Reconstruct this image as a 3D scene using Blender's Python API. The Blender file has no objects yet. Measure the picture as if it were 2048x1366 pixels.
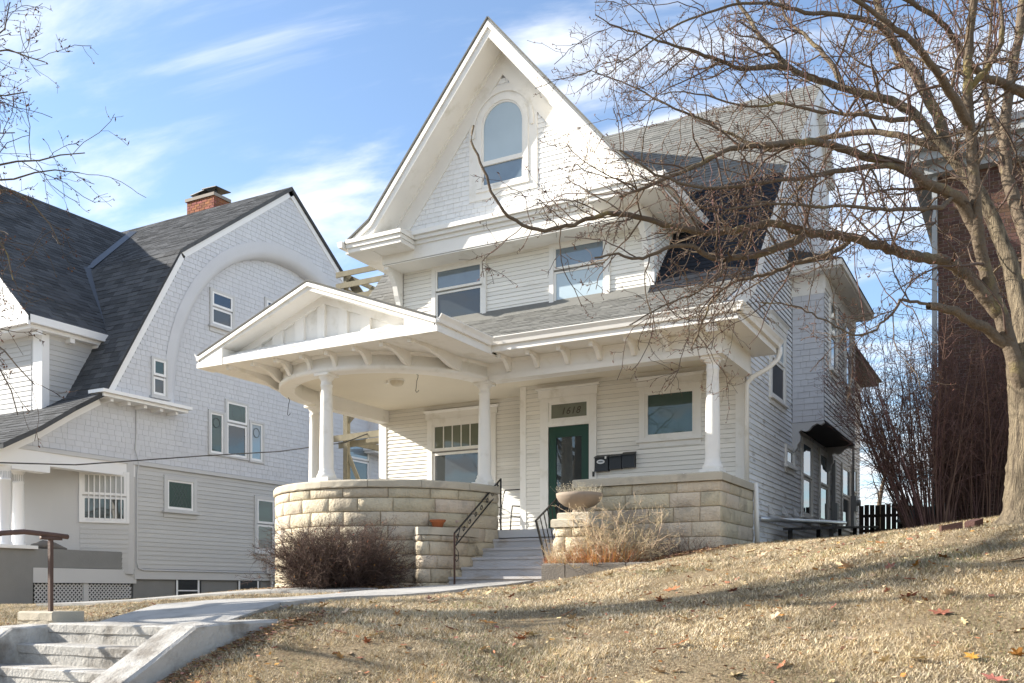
import bpy, math, random
import numpy as np
from mathutils import Vector
rad = math.radians
sc = bpy.context.scene
COL = sc.collection
RN = random.Random(11)
NP = np.random.default_rng(5)

# ------------------------------------------------------------------ camera
cam_d = bpy.data.cameras.new('camera'); cam = bpy.data.objects.new('camera', cam_d); COL.objects.link(cam)
cam_d.sensor_width = 36.0; cam_d.lens = 1900 / 2048 * 36; cam_d.shift_y = (1180 - 683) / 2048
cam_d.clip_end = 3000; cam_d.clip_start = .05
cam.location = (0, 0, 0); cam.rotation_euler = (rad(90), 0, rad(28.7))
sc.camera = cam
# ------------------------------------------------------------------ light
SUN = Vector((-1, -.34, .51)).normalized()            # towards the sun
w = bpy.data.worlds.new('World'); sc.world = w; w.use_nodes = True
nt = w.node_tree; nt.nodes.clear()
def N(nt, t, **k):
    n = nt.nodes.new(t)
    for a, b in k.items(): setattr(n, a, b)
    return n
def lk(nt, a, b): nt.links.new(a, b)
sky = N(nt, 'ShaderNodeTexSky', sky_type='NISHITA'); sky.sun_disc = False
sky.sun_elevation = math.asin(SUN.z); sky.sun_rotation = math.atan2(SUN.x, SUN.y) % (2 * math.pi)
sky.air_density = 1.0; sky.dust_density = .3; sky.ozone_density = 2.5
tc = N(nt, 'ShaderNodeTexCoord'); sep = N(nt, 'ShaderNodeSeparateXYZ'); lk(nt, tc.outputs['Generated'], sep.inputs[0])
def mth(nt, op, a, b=None, clamp=False):
    n = N(nt, 'ShaderNodeMath', operation=op); n.use_clamp = clamp
    for i, x in enumerate((a, b)):
        if x is None: continue
        if isinstance(x, (int, float)): n.inputs[i].default_value = x
        else: lk(nt, x, n.inputs[i])
    return n.outputs[0]
zz = mth(nt, 'ADD', mth(nt, 'MAXIMUM', sep.outputs[2], .0), .12)
cx = mth(nt, 'DIVIDE', sep.outputs[0], zz); cy = mth(nt, 'DIVIDE', sep.outputs[1], zz)
cmb = N(nt, 'ShaderNodeCombineXYZ'); lk(nt, cx, cmb.inputs[0]); lk(nt, cy, cmb.inputs[1])
mp = N(nt, 'ShaderNodeMapping'); mp.inputs['Rotation'].default_value = (0, 0, rad(24)); mp.inputs['Scale'].default_value = (.55, 1.35, 1); mp.inputs['Location'].default_value = (.35, .2, 0)
lk(nt, cmb.outputs[0], mp.inputs[0])
n1 = N(nt, 'ShaderNodeTexNoise'); n1.inputs['Scale'].default_value = 1.25; n1.inputs['Detail'].default_value = 11; n1.inputs['Roughness'].default_value = .58; n1.inputs['Distortion'].default_value = 1.5
lk(nt, mp.outputs[0], n1.inputs['Vector'])
n2 = N(nt, 'ShaderNodeTexNoise'); n2.inputs['Scale'].default_value = .5; n2.inputs['Detail'].default_value = 3
lk(nt, mp.outputs[0], n2.inputs['Vector'])
cf = mth(nt, 'ADD', mth(nt, 'MULTIPLY', n1.outputs[0], .72), mth(nt, 'MULTIPLY', n2.outputs[0], .5))
mr = N(nt, 'ShaderNodeMapRange'); mr.interpolation_type = 'SMOOTHSTEP'; lk(nt, cf, mr.inputs[0])
mr.inputs[1].default_value = .53; mr.inputs[2].default_value = .73; mr.inputs[3].default_value = .03; mr.inputs[4].default_value = .95
mx = N(nt, 'ShaderNodeMix', data_type='RGBA'); lk(nt, mr.outputs[0], mx.inputs['Factor'])
lk(nt, sky.outputs[0], mx.inputs[6]); mx.inputs[7].default_value = (4.7, 4.85, 5.1, 1)
bg = N(nt, 'ShaderNodeBackground'); lk(nt, mx.outputs[2], bg.inputs[0]); bg.inputs[1].default_value = .12
lk(nt, bg.outputs[0], N(nt, 'ShaderNodeOutputWorld').inputs[0])
sd = bpy.data.lights.new('sun', 'SUN'); sd.energy = 5.0; sd.angle = rad(.5); sd.color = (1, .93, .82)
so = bpy.data.objects.new('sun', sd); COL.objects.link(so); so.rotation_euler = (-SUN).to_track_quat('-Z', 'Y').to_euler(); so.location = SUN * 60
vs = sc.view_settings; vs.view_transform = 'Standard'; vs.look = 'None'; vs.exposure = 1.2; vs.gamma = 1

# ------------------------------------------------------------------ materials
MATS = {}
def mat(name, col, rough=.6, var=.07, ns=2.0, na=.12, bump=.0, bs=60, spec=.3, col2=None, c2s=1.5, c2lo=.5, c2hi=.65, metal=0, hue=0, stretch=None, bd=.02):
    m = bpy.data.materials.new(name); m.use_nodes = True; nt = m.node_tree; nt.nodes.clear()
    out = N(nt, 'ShaderNodeOutputMaterial'); b = N(nt, 'ShaderNodeBsdfPrincipled'); lk(nt, b.outputs[0], out.inputs[0])
    b.inputs['Roughness'].default_value = rough; b.inputs['Specular IOR Level'].default_value = spec; b.inputs['Metallic'].default_value = metal
    tc = N(nt, 'ShaderNodeTexCoord'); vec = tc.outputs['Object']
    if stretch:
        mp = N(nt, 'ShaderNodeMapping'); mp.inputs['Scale'].default_value = stretch; lk(nt, vec, mp.inputs[0]); vec = mp.outputs[0]
    def noise(s, d=4):
        n = N(nt, 'ShaderNodeTexNoise'); n.inputs['Scale'].default_value = s; n.inputs['Detail'].default_value = d; n.inputs['Roughness'].default_value = .6; lk(nt, vec, n.inputs['Vector']); return n.outputs[0]
    oi = N(nt, 'ShaderNodeObjectInfo'); ge = N(nt, 'ShaderNodeNewGeometry')
    rnd = mth(nt, 'FRACT', mth(nt, 'ADD', oi.outputs['Random'], ge.outputs['Random Per Island']))
    val = mth(nt, 'ADD', mth(nt, 'MULTIPLY', mth(nt, 'SUBTRACT', rnd, .5), 2 * var), mth(nt, 'ADD', mth(nt, 'MULTIPLY', mth(nt, 'SUBTRACT', noise(ns, 6), .5), 2.5 * na), 1.0))
    src = None
    if col2:
        mrn = N(nt, 'ShaderNodeMapRange'); lk(nt, noise(c2s, 7), mrn.inputs[0]); mrn.inputs[1].default_value = c2lo; mrn.inputs[2].default_value = c2hi
        mxx = N(nt, 'ShaderNodeMix', data_type='RGBA'); lk(nt, mrn.outputs[0], mxx.inputs['Factor']); mxx.inputs[6].default_value = (*col, 1); mxx.inputs[7].default_value = (*col2, 1); src = mxx.outputs[2]
    hs = N(nt, 'ShaderNodeHueSaturation'); lk(nt, val, hs.inputs['Value'])
    if hue:
        r2 = mth(nt, 'FRACT', mth(nt, 'MULTIPLY', rnd, 17.3)); lk(nt, mth(nt, 'ADD', mth(nt, 'MULTIPLY', mth(nt, 'SUBTRACT', r2, .5), 2 * hue), .5), hs.inputs['Hue'])
        lk(nt, mth(nt, 'ADD', mth(nt, 'MULTIPLY', mth(nt, 'SUBTRACT', r2, .5), 8 * hue), 1), hs.inputs['Saturation'])
    if src: lk(nt, src, hs.inputs['Color'])
    else: hs.inputs['Color'].default_value = (*col, 1)
    lk(nt, hs.outputs[0], b.inputs['Base Color'])
    if bump:
        bn = N(nt, 'ShaderNodeBump'); bn.inputs['Strength'].default_value = bump; bn.inputs['Distance'].default_value = bd; lk(nt, noise(bs, 5), bn.inputs['Height']); lk(nt, bn.outputs[0], b.inputs['Normal'])
    MATS[name] = m; return m
def glass(name, col, ior=1.7, rough=.015, ns=1.2, na=.3):
    m = mat(name, col, rough, .15, ns, na, .0); b = [n for n in m.node_tree.nodes if n.type == 'BSDF_PRINCIPLED'][0]
    b.inputs['IOR'].default_value = ior; b.inputs['Specular IOR Level'].default_value = .5
    nt = m.node_tree; t = N(nt, 'ShaderNodeTexCoord'); nz = N(nt, 'ShaderNodeTexNoise'); nz.inputs['Scale'].default_value = 1.7; nz.inputs['Detail'].default_value = 1; lk(nt, t.outputs['Object'], nz.inputs['Vector'])
    bn = N(nt, 'ShaderNodeBump'); bn.inputs['Strength'].default_value = .12; bn.inputs['Distance'].default_value = .02; lk(nt, nz.outputs[0], bn.inputs['Height']); lk(nt, bn.outputs[0], b.inputs['Normal'])
    return m
mat('white', (.82, .80, .755), .55, .03, 1.2, .06, .15, 45, col2=(.64, .61, .53), c2s=2.6, c2lo=.56, c2hi=.78)
mat('clap', (.81, .785, .725), .6, .06, .9, .07, .2, 30, col2=(.6, .57, .5), c2s=3, c2lo=.6, c2hi=.78, stretch=(.35, .35, 1.6))
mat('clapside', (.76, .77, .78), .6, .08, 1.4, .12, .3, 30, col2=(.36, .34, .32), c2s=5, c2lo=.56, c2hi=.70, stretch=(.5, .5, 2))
mat('shingle_white', (.80, .80, .79), .65, .03, 2, .08, .25, 45, col2=(.62, .62, .6), c2s=6, c2lo=.6, c2hi=.75)
mat('ceil', (.74, .68, .56), .6, .03, 1, .06, .1, 20)
mat('nb_shingle', (.575, .585, .615), .7, .025, 2, .05, .2, 45)
mat('gapshade_w', (.30, .29, .27), .9, .02)  # dark wall backing: shadow lines under the courses put into the colour
mat('gapshade_n', (.42, .425, .45), .9, .02)  # grey house backing, its course shadow lines painted the same way
mat('gapshade_s', (.06, .06, .068), .9, .02)  # near-black backing paints the side wall's shadow lines
mat('nb_clap', (.50, .50, .495), .65, .05, 1, .05, .15, 30)
mat('nb_trim', (.55, .55, .55), .6, .03, 1, .05, .1, 40)
mat('nb_white', (.80, .80, .80), .5, .02, 1, .03)
mat('nb_base', (.22, .22, .215), .8, .05, 3, .1, .3, 40)
mat('asph_shade', (.026, .029, .036), .9, .2, 5, .2, .4, 180, .1)  # asphalt with the gable's cast shade put into its colour
mat('asph', (.185, .183, .17), .9, .16, 4, .18, .5, 180, .15, hue=.01)
mat('asph_dk', (.082, .085, .09), .9, .28, 5, .2, .5, 180, .15, hue=.01)
mat('tar', (.03, .03, .032), .8, .1, 4, .2)
mat('metal_dk', (.05, .055, .065), .45, .1, 4, .2, spec=.5)
mat('lime', (.585, .505, .38), .85, .15, 3.5, .18, 1.0, 24, .2, col2=(.36, .315, .25), c2s=3.2, c2lo=.52, c2hi=.74, hue=.012, bd=.035)
mat('limecap', (.50, .45, .36), .85, .08, 2.5, .14, .55, 60, .2, col2=(.30, .27, .225), c2s=2.4, c2lo=.55, c2hi=.76)
mat('mortar', (.36, .315, .24), .9, .03, 6, .12, .3, 60)
mat('conc', (.40, .39, .37), .85, .06, 1.4, .16, .5, 70, .2, col2=(.27, .26, .24), c2s=3.0, c2lo=.52, c2hi=.7)
mat('conc_old', (.45, .435, .405), .9, .08, 2.2, .22, .8, 30, .2, col2=(.22, .20, .175), c2s=3.4, c2lo=.46, c2hi=.66)
mat('steppaint', (.50, .49, .49), .8, .05, 2, .14, .4, 50, .2, col2=(.40, .36, .32), c2s=3.4, c2lo=.52, c2hi=.66, stretch=(.6, 1, 2))
mat('kerbstone', (.17, .152, .132), .9, .1, 3, .2, .7, 40, .2)
mat('green', (.003, .040, .020), .35, .02, 3, .1, spec=.5)
mat('black', (.012, .012, .013), .4, .1, 5, .2, .1, 60, .5)
mat('blackbox', (.018, .02, .022), .42, .1, 5, .15, spec=.45)
mat('rust', (.10, .055, .04), .6, .1, 12, .3, .3, 60, .4)
mat('terracotta', (.42, .14, .06), .8, .1, 5, .2, .3, 60)
mat('pinkpot', (.52, .40, .36), .8, .1, 5, .12, .2, 60)
mat('bowl', (.29, .235, .185), .75, .05, 3, .14, .2, 40)
mat('brick', (.30, .115, .075), .85, .25, 6, .2, .5, 70, .2, hue=.02)
mat('brickdk', (.105, .06, .046), .9, .25, 6, .2, .5, 70, .2, hue=.02)
mat('mort2', (.34, .30, .26), .9, .03, 6, .15)
mat('wood_old', (.20, .18, .13), .85, .15, 3, .25, .4, 30, .2, stretch=(3, 3, .6))
mat('fence_dk', (.07, .055, .045), .85, .2, 4, .25, .4, 30, .2)
mat('fence_br', (.27, .185, .12), .85, .2, 4, .25, .4, 30, .2)
mat('bark', (.30, .245, .17), .9, .05, 2.5, .4, 1.0, 9, .1, col2=(.09, .072, .055), c2s=2.6, c2lo=.40, c2hi=.66, stretch=(7, 7, 1.1), bd=.06)
mat('limbbark', (.155, .122, .09), .9, .1, 6, .35, .9, 18, .1, col2=(.26, .215, .10), c2s=2.2, c2lo=.56, c2hi=.70, bd=.04)
mat('twig', (.125, .09, .067), .8, .25, 5, .2, .0, 40, .2, hue=.02)
mat('twig2', (.11, .085, .065), .8, .25, 5, .2, .0, 40, .2, hue=.02)
mat('bud', (.15, .07, .045), .8, .3, 5, .2, hue=.02)
mat('barberry', (.10, .066, .052), .85, .6, 5, .2, hue=.02)
mat('redtwig', (.15, .085, .068), .8, .3, 5, .2, hue=.02)
mat('straw', (.56, .44, .29), .8, .25, 5, .2, hue=.02)
mat('orange_dry', (.46, .205, .07), .8, .3, 5, .2, hue=.03)
mat('sage', (.42, .38, .29), .8, .25, 5, .2, hue=.02)
mat('leaf_br', (.32, .135, .055), .75, .3, 8, .2, .2, 60, hue=.03)
mat('leaf_tan', (.58, .43, .26), .75, .25, 8, .2, .2, 60, hue=.02)
mat('litter', (.26, .15, .085), .85, .45, 8, .2, hue=.03)
mat('galv', (.50, .51, .52), .35, .05, 8, .15, spec=.5, metal=.6)
mat('greybox', (.34, .36, .37), .6, .05, 3, .1)
mat('lampglass', (.62, .56, .44), .35, .02, 5, .05)
mat('gold', (.035, .025, .012), .5, .02, 5, .05, spec=.6)
mat('lead', (.10, .12, .12), .5, .05, 4, .1)
mat('sticker', (.72, .72, .7), .5, .02)
mat('cloth', (.16, .15, .14), .9, .1, 6, .2, .4, 20)
mat('curtain', (.42, .43, .42), .9, .05, 3, .2, stretch=(8, 8, .5))
glass('pane_transom', (.20, .21, .165), 1.5, .05); glass('pane', (.035, .042, .045), 1.75); glass('pane_green', (.045, .075, .065), 1.6); glass('pane_blind', (.44, .53, .58), 1.6, .05, .8, .12)
glass('pane_sky', (.16, .21, .25), 1.9, .03); glass('pane_navy', (.015, .035, .075), 1.7, .02); glass('pane_olive', (.12, .13, .095), 1.5, .04)
def mat_ground(name, a, b, c):
    m = bpy.data.materials.new(name); m.use_nodes = True; nt = m.node_tree; bs = nt.nodes['Principled BSDF']; bs.inputs['Roughness'].default_value = .95; bs.inputs['Specular IOR Level'].default_value = .1
    tc = N(nt, 'ShaderNodeTexCoord')
    def nz(s, d=6, r=.65):
        n = N(nt, 'ShaderNodeTexNoise'); n.inputs['Scale'].default_value = s; n.inputs['Detail'].default_value = d; n.inputs['Roughness'].default_value = r; lk(nt, tc.outputs['Object'], n.inputs['Vector']); return n.outputs[0]
    def ramp(f, lo, hi):
        r = N(nt, 'ShaderNodeMapRange'); lk(nt, f, r.inputs[0]); r.inputs[1].default_value = lo; r.inputs[2].default_value = hi; return r.outputs[0]
    def mix(f, x, y):
        q = N(nt, 'ShaderNodeMix', data_type='RGBA'); lk(nt, f, q.inputs['Factor'])
        for i, v in ((6, x), (7, y)):
            if isinstance(v, tuple): q.inputs[i].default_value = (*v, 1)
            else: lk(nt, v, q.inputs[i])
        return q.outputs[2]
    c1 = mix(ramp(nz(.9), .42, .62), a, b); c2 = mix(ramp(nz(2.3), .56, .72), c1, c); c3 = mix(ramp(nz(38, 4), .35, .75), (.16, .115, .07), c2)
    lk(nt, c3, bs.inputs['Base Color'])
    bn = N(nt, 'ShaderNodeBump'); bn.inputs['Strength'].default_value = .8; bn.inputs['Distance'].default_value = .03; lk(nt, nz(45, 5), bn.inputs['Height']); lk(nt, bn.outputs[0], bs.inputs['Normal'])
    MATS[name] = m
mat_ground('lawn', (.47, .38, .245), (.33, .265, .17), (.22, .20, .115))
mat('blade_green', (.215, .23, .10), .8, .35, 3, .2, hue=.015)
mat('blade', (.70, .585, .40), .85, .45, .55, .30, .0, 40, .15, col2=(.34, .29, .205), c2s=1.1, c2lo=.46, c2hi=.62, hue=.012)
mat('asphalt', (.06, .06, .062), .9, .02, 4, .1, .4, 90)

# ------------------------------------------------------------------ mesh helpers
ORG = {}
def nm(o, **k):
    for a, b in k.items():
        if b: o[a] = b
    return o
def thing(name, loc, label, cat, group=None):
    o = bpy.data.objects.new(name, None); o.empty_display_size = .2; COL.objects.link(o); o.location = loc; ORG[o.name] = Vector(loc)
    return nm(o, label=label, category=cat, group=group)
def meshobj(name, V, F, m, parent=None, smooth=False, loc=None, **props):
    V = np.asarray(V, dtype=float).reshape(-1, 3)
    if parent is not None: base = ORG[parent.name]
    elif loc is not None: base = Vector(loc)
    else: base = Vector(((V[:, 0].min() + V[:, 0].max()) / 2, (V[:, 1].min() + V[:, 1].max()) / 2, V[:, 2].min()))
    me = bpy.data.meshes.new(name)
    if isinstance(F, np.ndarray):           # big meshes: all faces have the same number of corners
        me.vertices.add(len(V)); me.vertices.foreach_set('co', (V - np.array(base)).astype(np.float32).ravel()); k = F.shape[1]
        me.loops.add(F.size); me.loops.foreach_set('vertex_index', F.astype(np.int32).ravel()); me.polygons.add(len(F)); me.polygons.foreach_set('loop_start', np.arange(0, F.size, k, dtype=np.int32)); me.update(calc_edges=True)
    else: me.from_pydata((V - np.array(base)).tolist(), [], F); me.update()
    if m: me.materials.append(MATS[m])
    if smooth: me.polygons.foreach_set('use_smooth', [True] * len(me.polygons))
    o = bpy.data.objects.new(name, me); COL.objects.link(o)
    if parent is not None: o.parent = parent
    else: o.location = base
    ORG[o.name] = base
    return nm(o, **props)
def dup(o, loc, rz=0, scale=1, **props):
    c = o.copy(); COL.objects.link(c); c.location = loc; c.rotation_euler = (c.rotation_euler.x, c.rotation_euler.y, rz); c.scale = (scale,) * 3; ORG[c.name] = Vector(loc)
    return nm(c, **props)
class MB:
    def __init__(s): s.v = []; s.f = []
    def add(s, V, F):
        n = len(s.v); s.v += [tuple(p) for p in V]; s.f += [tuple(i + n for i in q) for q in F]; return s
    def hexa(s, p): return s.add(p, [(3, 2, 1, 0), (4, 5, 6, 7), (0, 1, 5, 4), (1, 2, 6, 5), (2, 3, 7, 6), (3, 0, 4, 7)])
    def box(s, x0, x1, y0, y1, z0, z1):
        return s.hexa([(x0, y0, z0), (x1, y0, z0), (x1, y1, z0), (x0, y1, z0), (x0, y0, z1), (x1, y0, z1), (x1, y1, z1), (x0, y1, z1)])
    def pbox(s, pl, u0, u1, z0, z1, w0, w1):
        return s.hexa([pl(u0, z0, w1), pl(u1, z0, w1), pl(u1, z0, w0), pl(u0, z0, w0), pl(u0, z1, w1), pl(u1, z1, w1), pl(u1, z1, w0), pl(u0, z1, w0)])
    def prism(s, poly, vec):
        n = len(poly); V = [tuple(p) for p in poly] + [tuple(a + b for a, b in zip(p, vec)) for p in poly]
        return s.add(V, [tuple(range(n))[::-1], tuple(range(n, 2 * n))] + [(i, (i + 1) % n, n + (i + 1) % n, n + i) for i in range(n)])
    def tube(s, pts, r, n=8, cap=True):
        pts = [Vector(p) for p in pts]; rs = r if isinstance(r, (list, tuple)) else [r] * len(pts); V = []; F = []
        up = None
        for i, p in enumerate(pts):
            t = (pts[min(i + 1, len(pts) - 1)] - pts[max(i - 1, 0)]).normalized()
            if up is None: up = t.cross(Vector((.3, .2, 1)) if abs(t.z) < .9 else Vector((1, 0, 0))).normalized()
            up = (up - t * up.dot(t)).normalized(); q = t.cross(up)
            for k in range(n):
                a = 2 * math.pi * k / n; V.append(p + (up * math.cos(a) + q * math.sin(a)) * rs[i])
        for i in range(len(pts) - 1):
            for k in range(n): F.append((i * n + k, i * n + (k + 1) % n, (i + 1) * n + (k + 1) % n, (i + 1) * n + k))
        if cap: F += [tuple(range(n))[::-1], tuple(range((len(pts) - 1) * n, len(pts) * n))]
        return s.add(V, F)
    def bar(s, a, b, wx, wz):
        a = Vector(a); b = Vector(b); t = (b - a).normalized(); u = t.cross(Vector((0, 0, 1)))
        if u.length < 1e-3: u = Vector((1, 0, 0))
        u.normalize(); q = u.cross(t); u *= wx / 2; q *= wz / 2
        return s.hexa([a - u - q, b - u - q, b + u - q, a + u - q, a - u + q, b - u + q, b + u + q, a + u + q])
    def lathe(s, cx, cy, prof, n=24, a0=0, a1=2 * math.pi):
        full = abs(a1 - a0 - 2 * math.pi) < 1e-6; k = n if full else n + 1; V = []; F = []
        for r, z in prof:
            for i in range(k):
                a = a0 + (a1 - a0) * i / n; V.append((cx + r * math.cos(a), cy + r * math.sin(a), z))
        for j in range(len(prof) - 1):
            for i in range(n): F.append((j * k + i, j * k + (i + 1) % k, (j + 1) * k + (i + 1) % k, (j + 1) * k + i))
        return s.add(V, F)
    def build(s, name, m, parent=None, smooth=False, loc=None, **props): return meshobj(name, s.v, s.f, m, parent, smooth, loc, **props)
def PF(c): return lambda u, z, w: (u, c - w, z)          # wall facing -Y at Y=c
def PX(c): return lambda u, z, w: (c + w, u, z)          # wall facing +X at X=c
QUOTA = {}
def pieces(name, root, parent, items, m, smooth=False):
    """items: (V, F, weight). The ones that show largest become objects, the rest one joined part."""
    key = (root.name, name); left = 300 - QUOTA.get(key, 0)
    items = sorted(items, key=lambda i: -i[2]); a = items[:left]; b = items[left:]; QUOTA[key] = QUOTA.get(key, 0) + len(a)
    for V, F, _ in a: meshobj(name, V, F, m, parent, smooth)
    if b:
        q = MB()
        for V, F, _ in b: q.add(V, F)
        o = q.build(name + '_field', m, parent, smooth); o['kind'] = 'stuff'
def wgt(V, area):
    c = np.mean(np.array(V), axis=0); return area / (c @ c)
BF = [(3, 2, 1, 0), (4, 5, 6, 7), (0, 1, 5, 4), (1, 2, 6, 5), (2, 3, 7, 6), (3, 0, 4, 7)]
SHADE_GAP = .013  # slit under each board that bares the shade-coloured backing
def board(pl, u0, u1, v0, v1, z0, z1, t):       # a clapboard: u0..u1 at its foot, v0..v1 at its head
    z0 += SHADE_GAP; V = [pl(u0, z0, t), pl(u1, z0, t), pl(u1, z0, 0), pl(u0, z0, 0), pl(v0, z1 + .008, .2 * t), pl(v1, z1 + .008, .2 * t), pl(v1, z1 + .008, 0), pl(v0, z1 + .008, 0)]
    return (V, BF, wgt(V, (u1 - u0) * (z1 - z0)))
def cut(ivs, holes, z0, z1):
    full = ivs
    for h0, h1, hz0, hz1 in holes:
        if hz0 < z1 - .002 and hz1 > z0 + .002:
            o = []
            for a, b in ivs:
                if h1 <= a or h0 >= b: o.append((a, b)); continue
                if h0 - a > .02: o.append((a, h0))
                if b - h1 > .02: o.append((h1, b))
            ivs = o
    out = [(a, b, z0, z1) for a, b in ivs]
    for h0, h1, hz0, hz1 in holes:          # slips of the course above or below an opening
        if hz0 < z1 - .002 and hz1 > z0 + .002:
            for a, b in full:
                p, q = max(a, h0), min(b, h1)
                if q - p < .03: continue
                if hz0 - z0 > .014: out.append((p, q, z0, hz0))
                if z1 - hz1 > .014: out.append((p, q, hz1, z1))
    return out
def courses(pl, z0, z1, e, span, holes=(), t=.016, maxlen=4.2):
    """clapboards: span(z) -> list of (u0,u1)"""
    out = []; n = max(1, round((z1 - z0) / e)); e = (z1 - z0) / n
    for i in range(n):
        a_ = z0 + i * e
        for u0, u1, a, b in cut(span(a_ + e / 2), holes, a_, a_ + e):
            while u1 - u0 > maxlen * 1.25:
                q = u0 + maxlen * RN.uniform(.75, 1.1); out.append(board(pl, u0, q - .001, u0, q - .001, a, b, t)); u0 = q
            if u1 - u0 > .03: out.append(board(pl, u0, u1, u0, u1, a, b, t))
    return out
def shingles(pl, z0, z1, e, span, holes=(), t=.016, w0=.09, w1=.26, jit=.003, gp=.007):
    out = []; n = max(1, round((z1 - z0) / e)); e = (z1 - z0) / n
    for i in range(n):
        a_ = z0 + i * e
        for u0, u1, a, b in cut(span(a_ + e / 2), holes, a_, a_ + e):
            u = u0
            while u < u1 - .005:
                x = min(u1, u + RN.uniform(w0, w1))
                if u1 - x < .05: x = u1
                d = gp + RN.uniform(-jit, jit * .6); tt = t * RN.uniform(.9, 1.12); g = .0022
                V = [pl(u + g, a + d, tt), pl(x - g, a + d, tt), pl(x - g, a + d, 0), pl(u + g, a + d, 0), pl(u + g, b + .01, .003), pl(x - g, b + .01, .003), pl(x - g, b + .01, 0), pl(u + g, b + .01, 0)]
                out.append((V, BF, wgt(V, (x - u) * e))); u = x
    return out
def rooftabs(O, U, Vv, length, span, e=.14, tw=.31, th=.011):
    """asphalt tabs on a roof plane: O + u*U + v*Vv, n = U x Vv; span(v)->(u0,u1)"""
    O = Vector(O); U = Vector(U).normalized(); Vv = Vector(Vv).normalized(); n = U.cross(Vv).normalized()
    if n.z < 0: n = -n
    P = lambda u, v, h: tuple(O + U * u + Vv * v + n * h)
    out = []; k = max(1, round(length / e)); e = length / k
    for i in range(k):
        v = i * e; iv = span(v + e / 2)
        if iv is None: continue
        u0, u1 = iv; u = u0 - RN.uniform(0, tw)
        while u < u1:
            x = u + tw * RN.uniform(.8, 1.2); a = max(u, u0); b = min(x, u1)
            if b - a > .02:
                hh = th * RN.uniform(.6, 1.5); d = RN.uniform(-.012, .004)
                V = [P(a, v + d, hh), P(b - .004, v + d, hh), P(b - .004, v + d, .001), P(a, v + d, .001), P(a, v + e + .004, .003), P(b - .004, v + e + .004, .003), P(b - .004, v + e + .004, .001), P(a, v + e + .004, .001)]
                out.append((V, BF, wgt(V, (b - a) * e)))
            u = x
    return out
def stone(fm, u0, u1, z0, z1, bulge=.045, g=.0028, back=.09, L=None):
    """one rock-faced block; fm(u,z,w)->point; u in metres"""
    u0 += g; u1 -= g; z0 += g; z1 -= g; nu = max(3, min(7, int((u1 - u0) / .085))); nz = 4; V = []; F = []
    ph = RN.uniform(0, 9); e_ = min(.12, .018 / (u1 - u0)); f_ = .018 / (z1 - z0); su = [0, e_] + [e_ + (1 - 2 * e_) * i / (nu - 2) for i in range(1, nu - 2)] + [1 - e_, 1]; tz = [0, f_, .5, 1 - f_, 1]; nu = len(su) - 1
    for j in range(nz + 1):
        for i in range(nu + 1):
            s = su[i]; t = tz[j]; ed = min(min(s, 1 - s) * (u1 - u0) * 1.6, min(t, 1 - t) * (z1 - z0)) / .018
            ed = min(1, ed); w = 0 if ed < .02 else bulge * (.55 + .45 * math.sin(math.pi * t) ** .8) + RN.uniform(-.35, .35) * bulge * (.6 + .4 * math.sin(ph + 5 * s))
            V.append(fm(u0 + s * (u1 - u0), z0 + t * (z1 - z0), w))
    q = nu + 1
    for j in range(nz):
        for i in range(nu): F.append((j * q + i, j * q + i + 1, (j + 1) * q + i + 1, (j + 1) * q + i))
    ring = [i for i in range(q)] + [j * q + nu for j in range(1, nz + 1)] + [nz * q + i for i in range(nu - 1, -1, -1)] + [j * q for j in range(nz - 1, 0, -1)]
    b0 = len(V)
    for r in ring:
        j, i = divmod(r, q); V.append(fm(u0 + su[i] * (u1 - u0), z0 + tz[j] * (z1 - z0), -back))
    m = len(ring)
    for k in range(m): F.append((ring[k], b0 + k, b0 + (k + 1) % m, ring[(k + 1) % m]))
    return (V, F, wgt(V, (u1 - u0) * (z1 - z0)))
def stonewall(fm, u0, u1, zs, root, parent, lens=(.45, .9), bulge=.045, m='lime', back=.09):
    it = []
    for k in range(len(zs) - 1):
        zt, zb = zs[k], zs[k + 1]; u = u0; first = True
        while u < u1 - .01:
            x = u + RN.uniform(*lens) * (.6 if first and k % 2 else 1); first = False
            if u1 - x < .25: x = u1
            it.append(stone(fm, u, x, zb, zt, bulge, back=back)); u = x
    pieces('stone_block', root, parent, it, m, True)
def text(s, name, parent, m, pt, U, W, size, shear=0, bold=0, sp=1, al='CENTER'):
    c = bpy.data.curves.new(name, 'FONT'); c.body = s; c.size = size; c.extrude = .002; c.shear = shear; c.offset = bold; c.align_x = al; c.space_character = sp; c.resolution_u = 4
    o = bpy.data.objects.new('tmp', c); COL.objects.link(o); bpy.context.view_layer.update()
    me = bpy.data.meshes.new_from_object(o); pt = Vector(pt); U = Vector(U); W = Vector(W); n = U.cross(W)
    V = [pt + U * v.co.x + W * v.co.y + n * v.co.z for v in me.vertices]; F = [tuple(p.vertices) for p in me.polygons]
    bpy.data.objects.remove(o); bpy.data.curves.remove(c); bpy.data.meshes.remove(me)
    return meshobj(name, V, F, m, parent)
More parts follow.
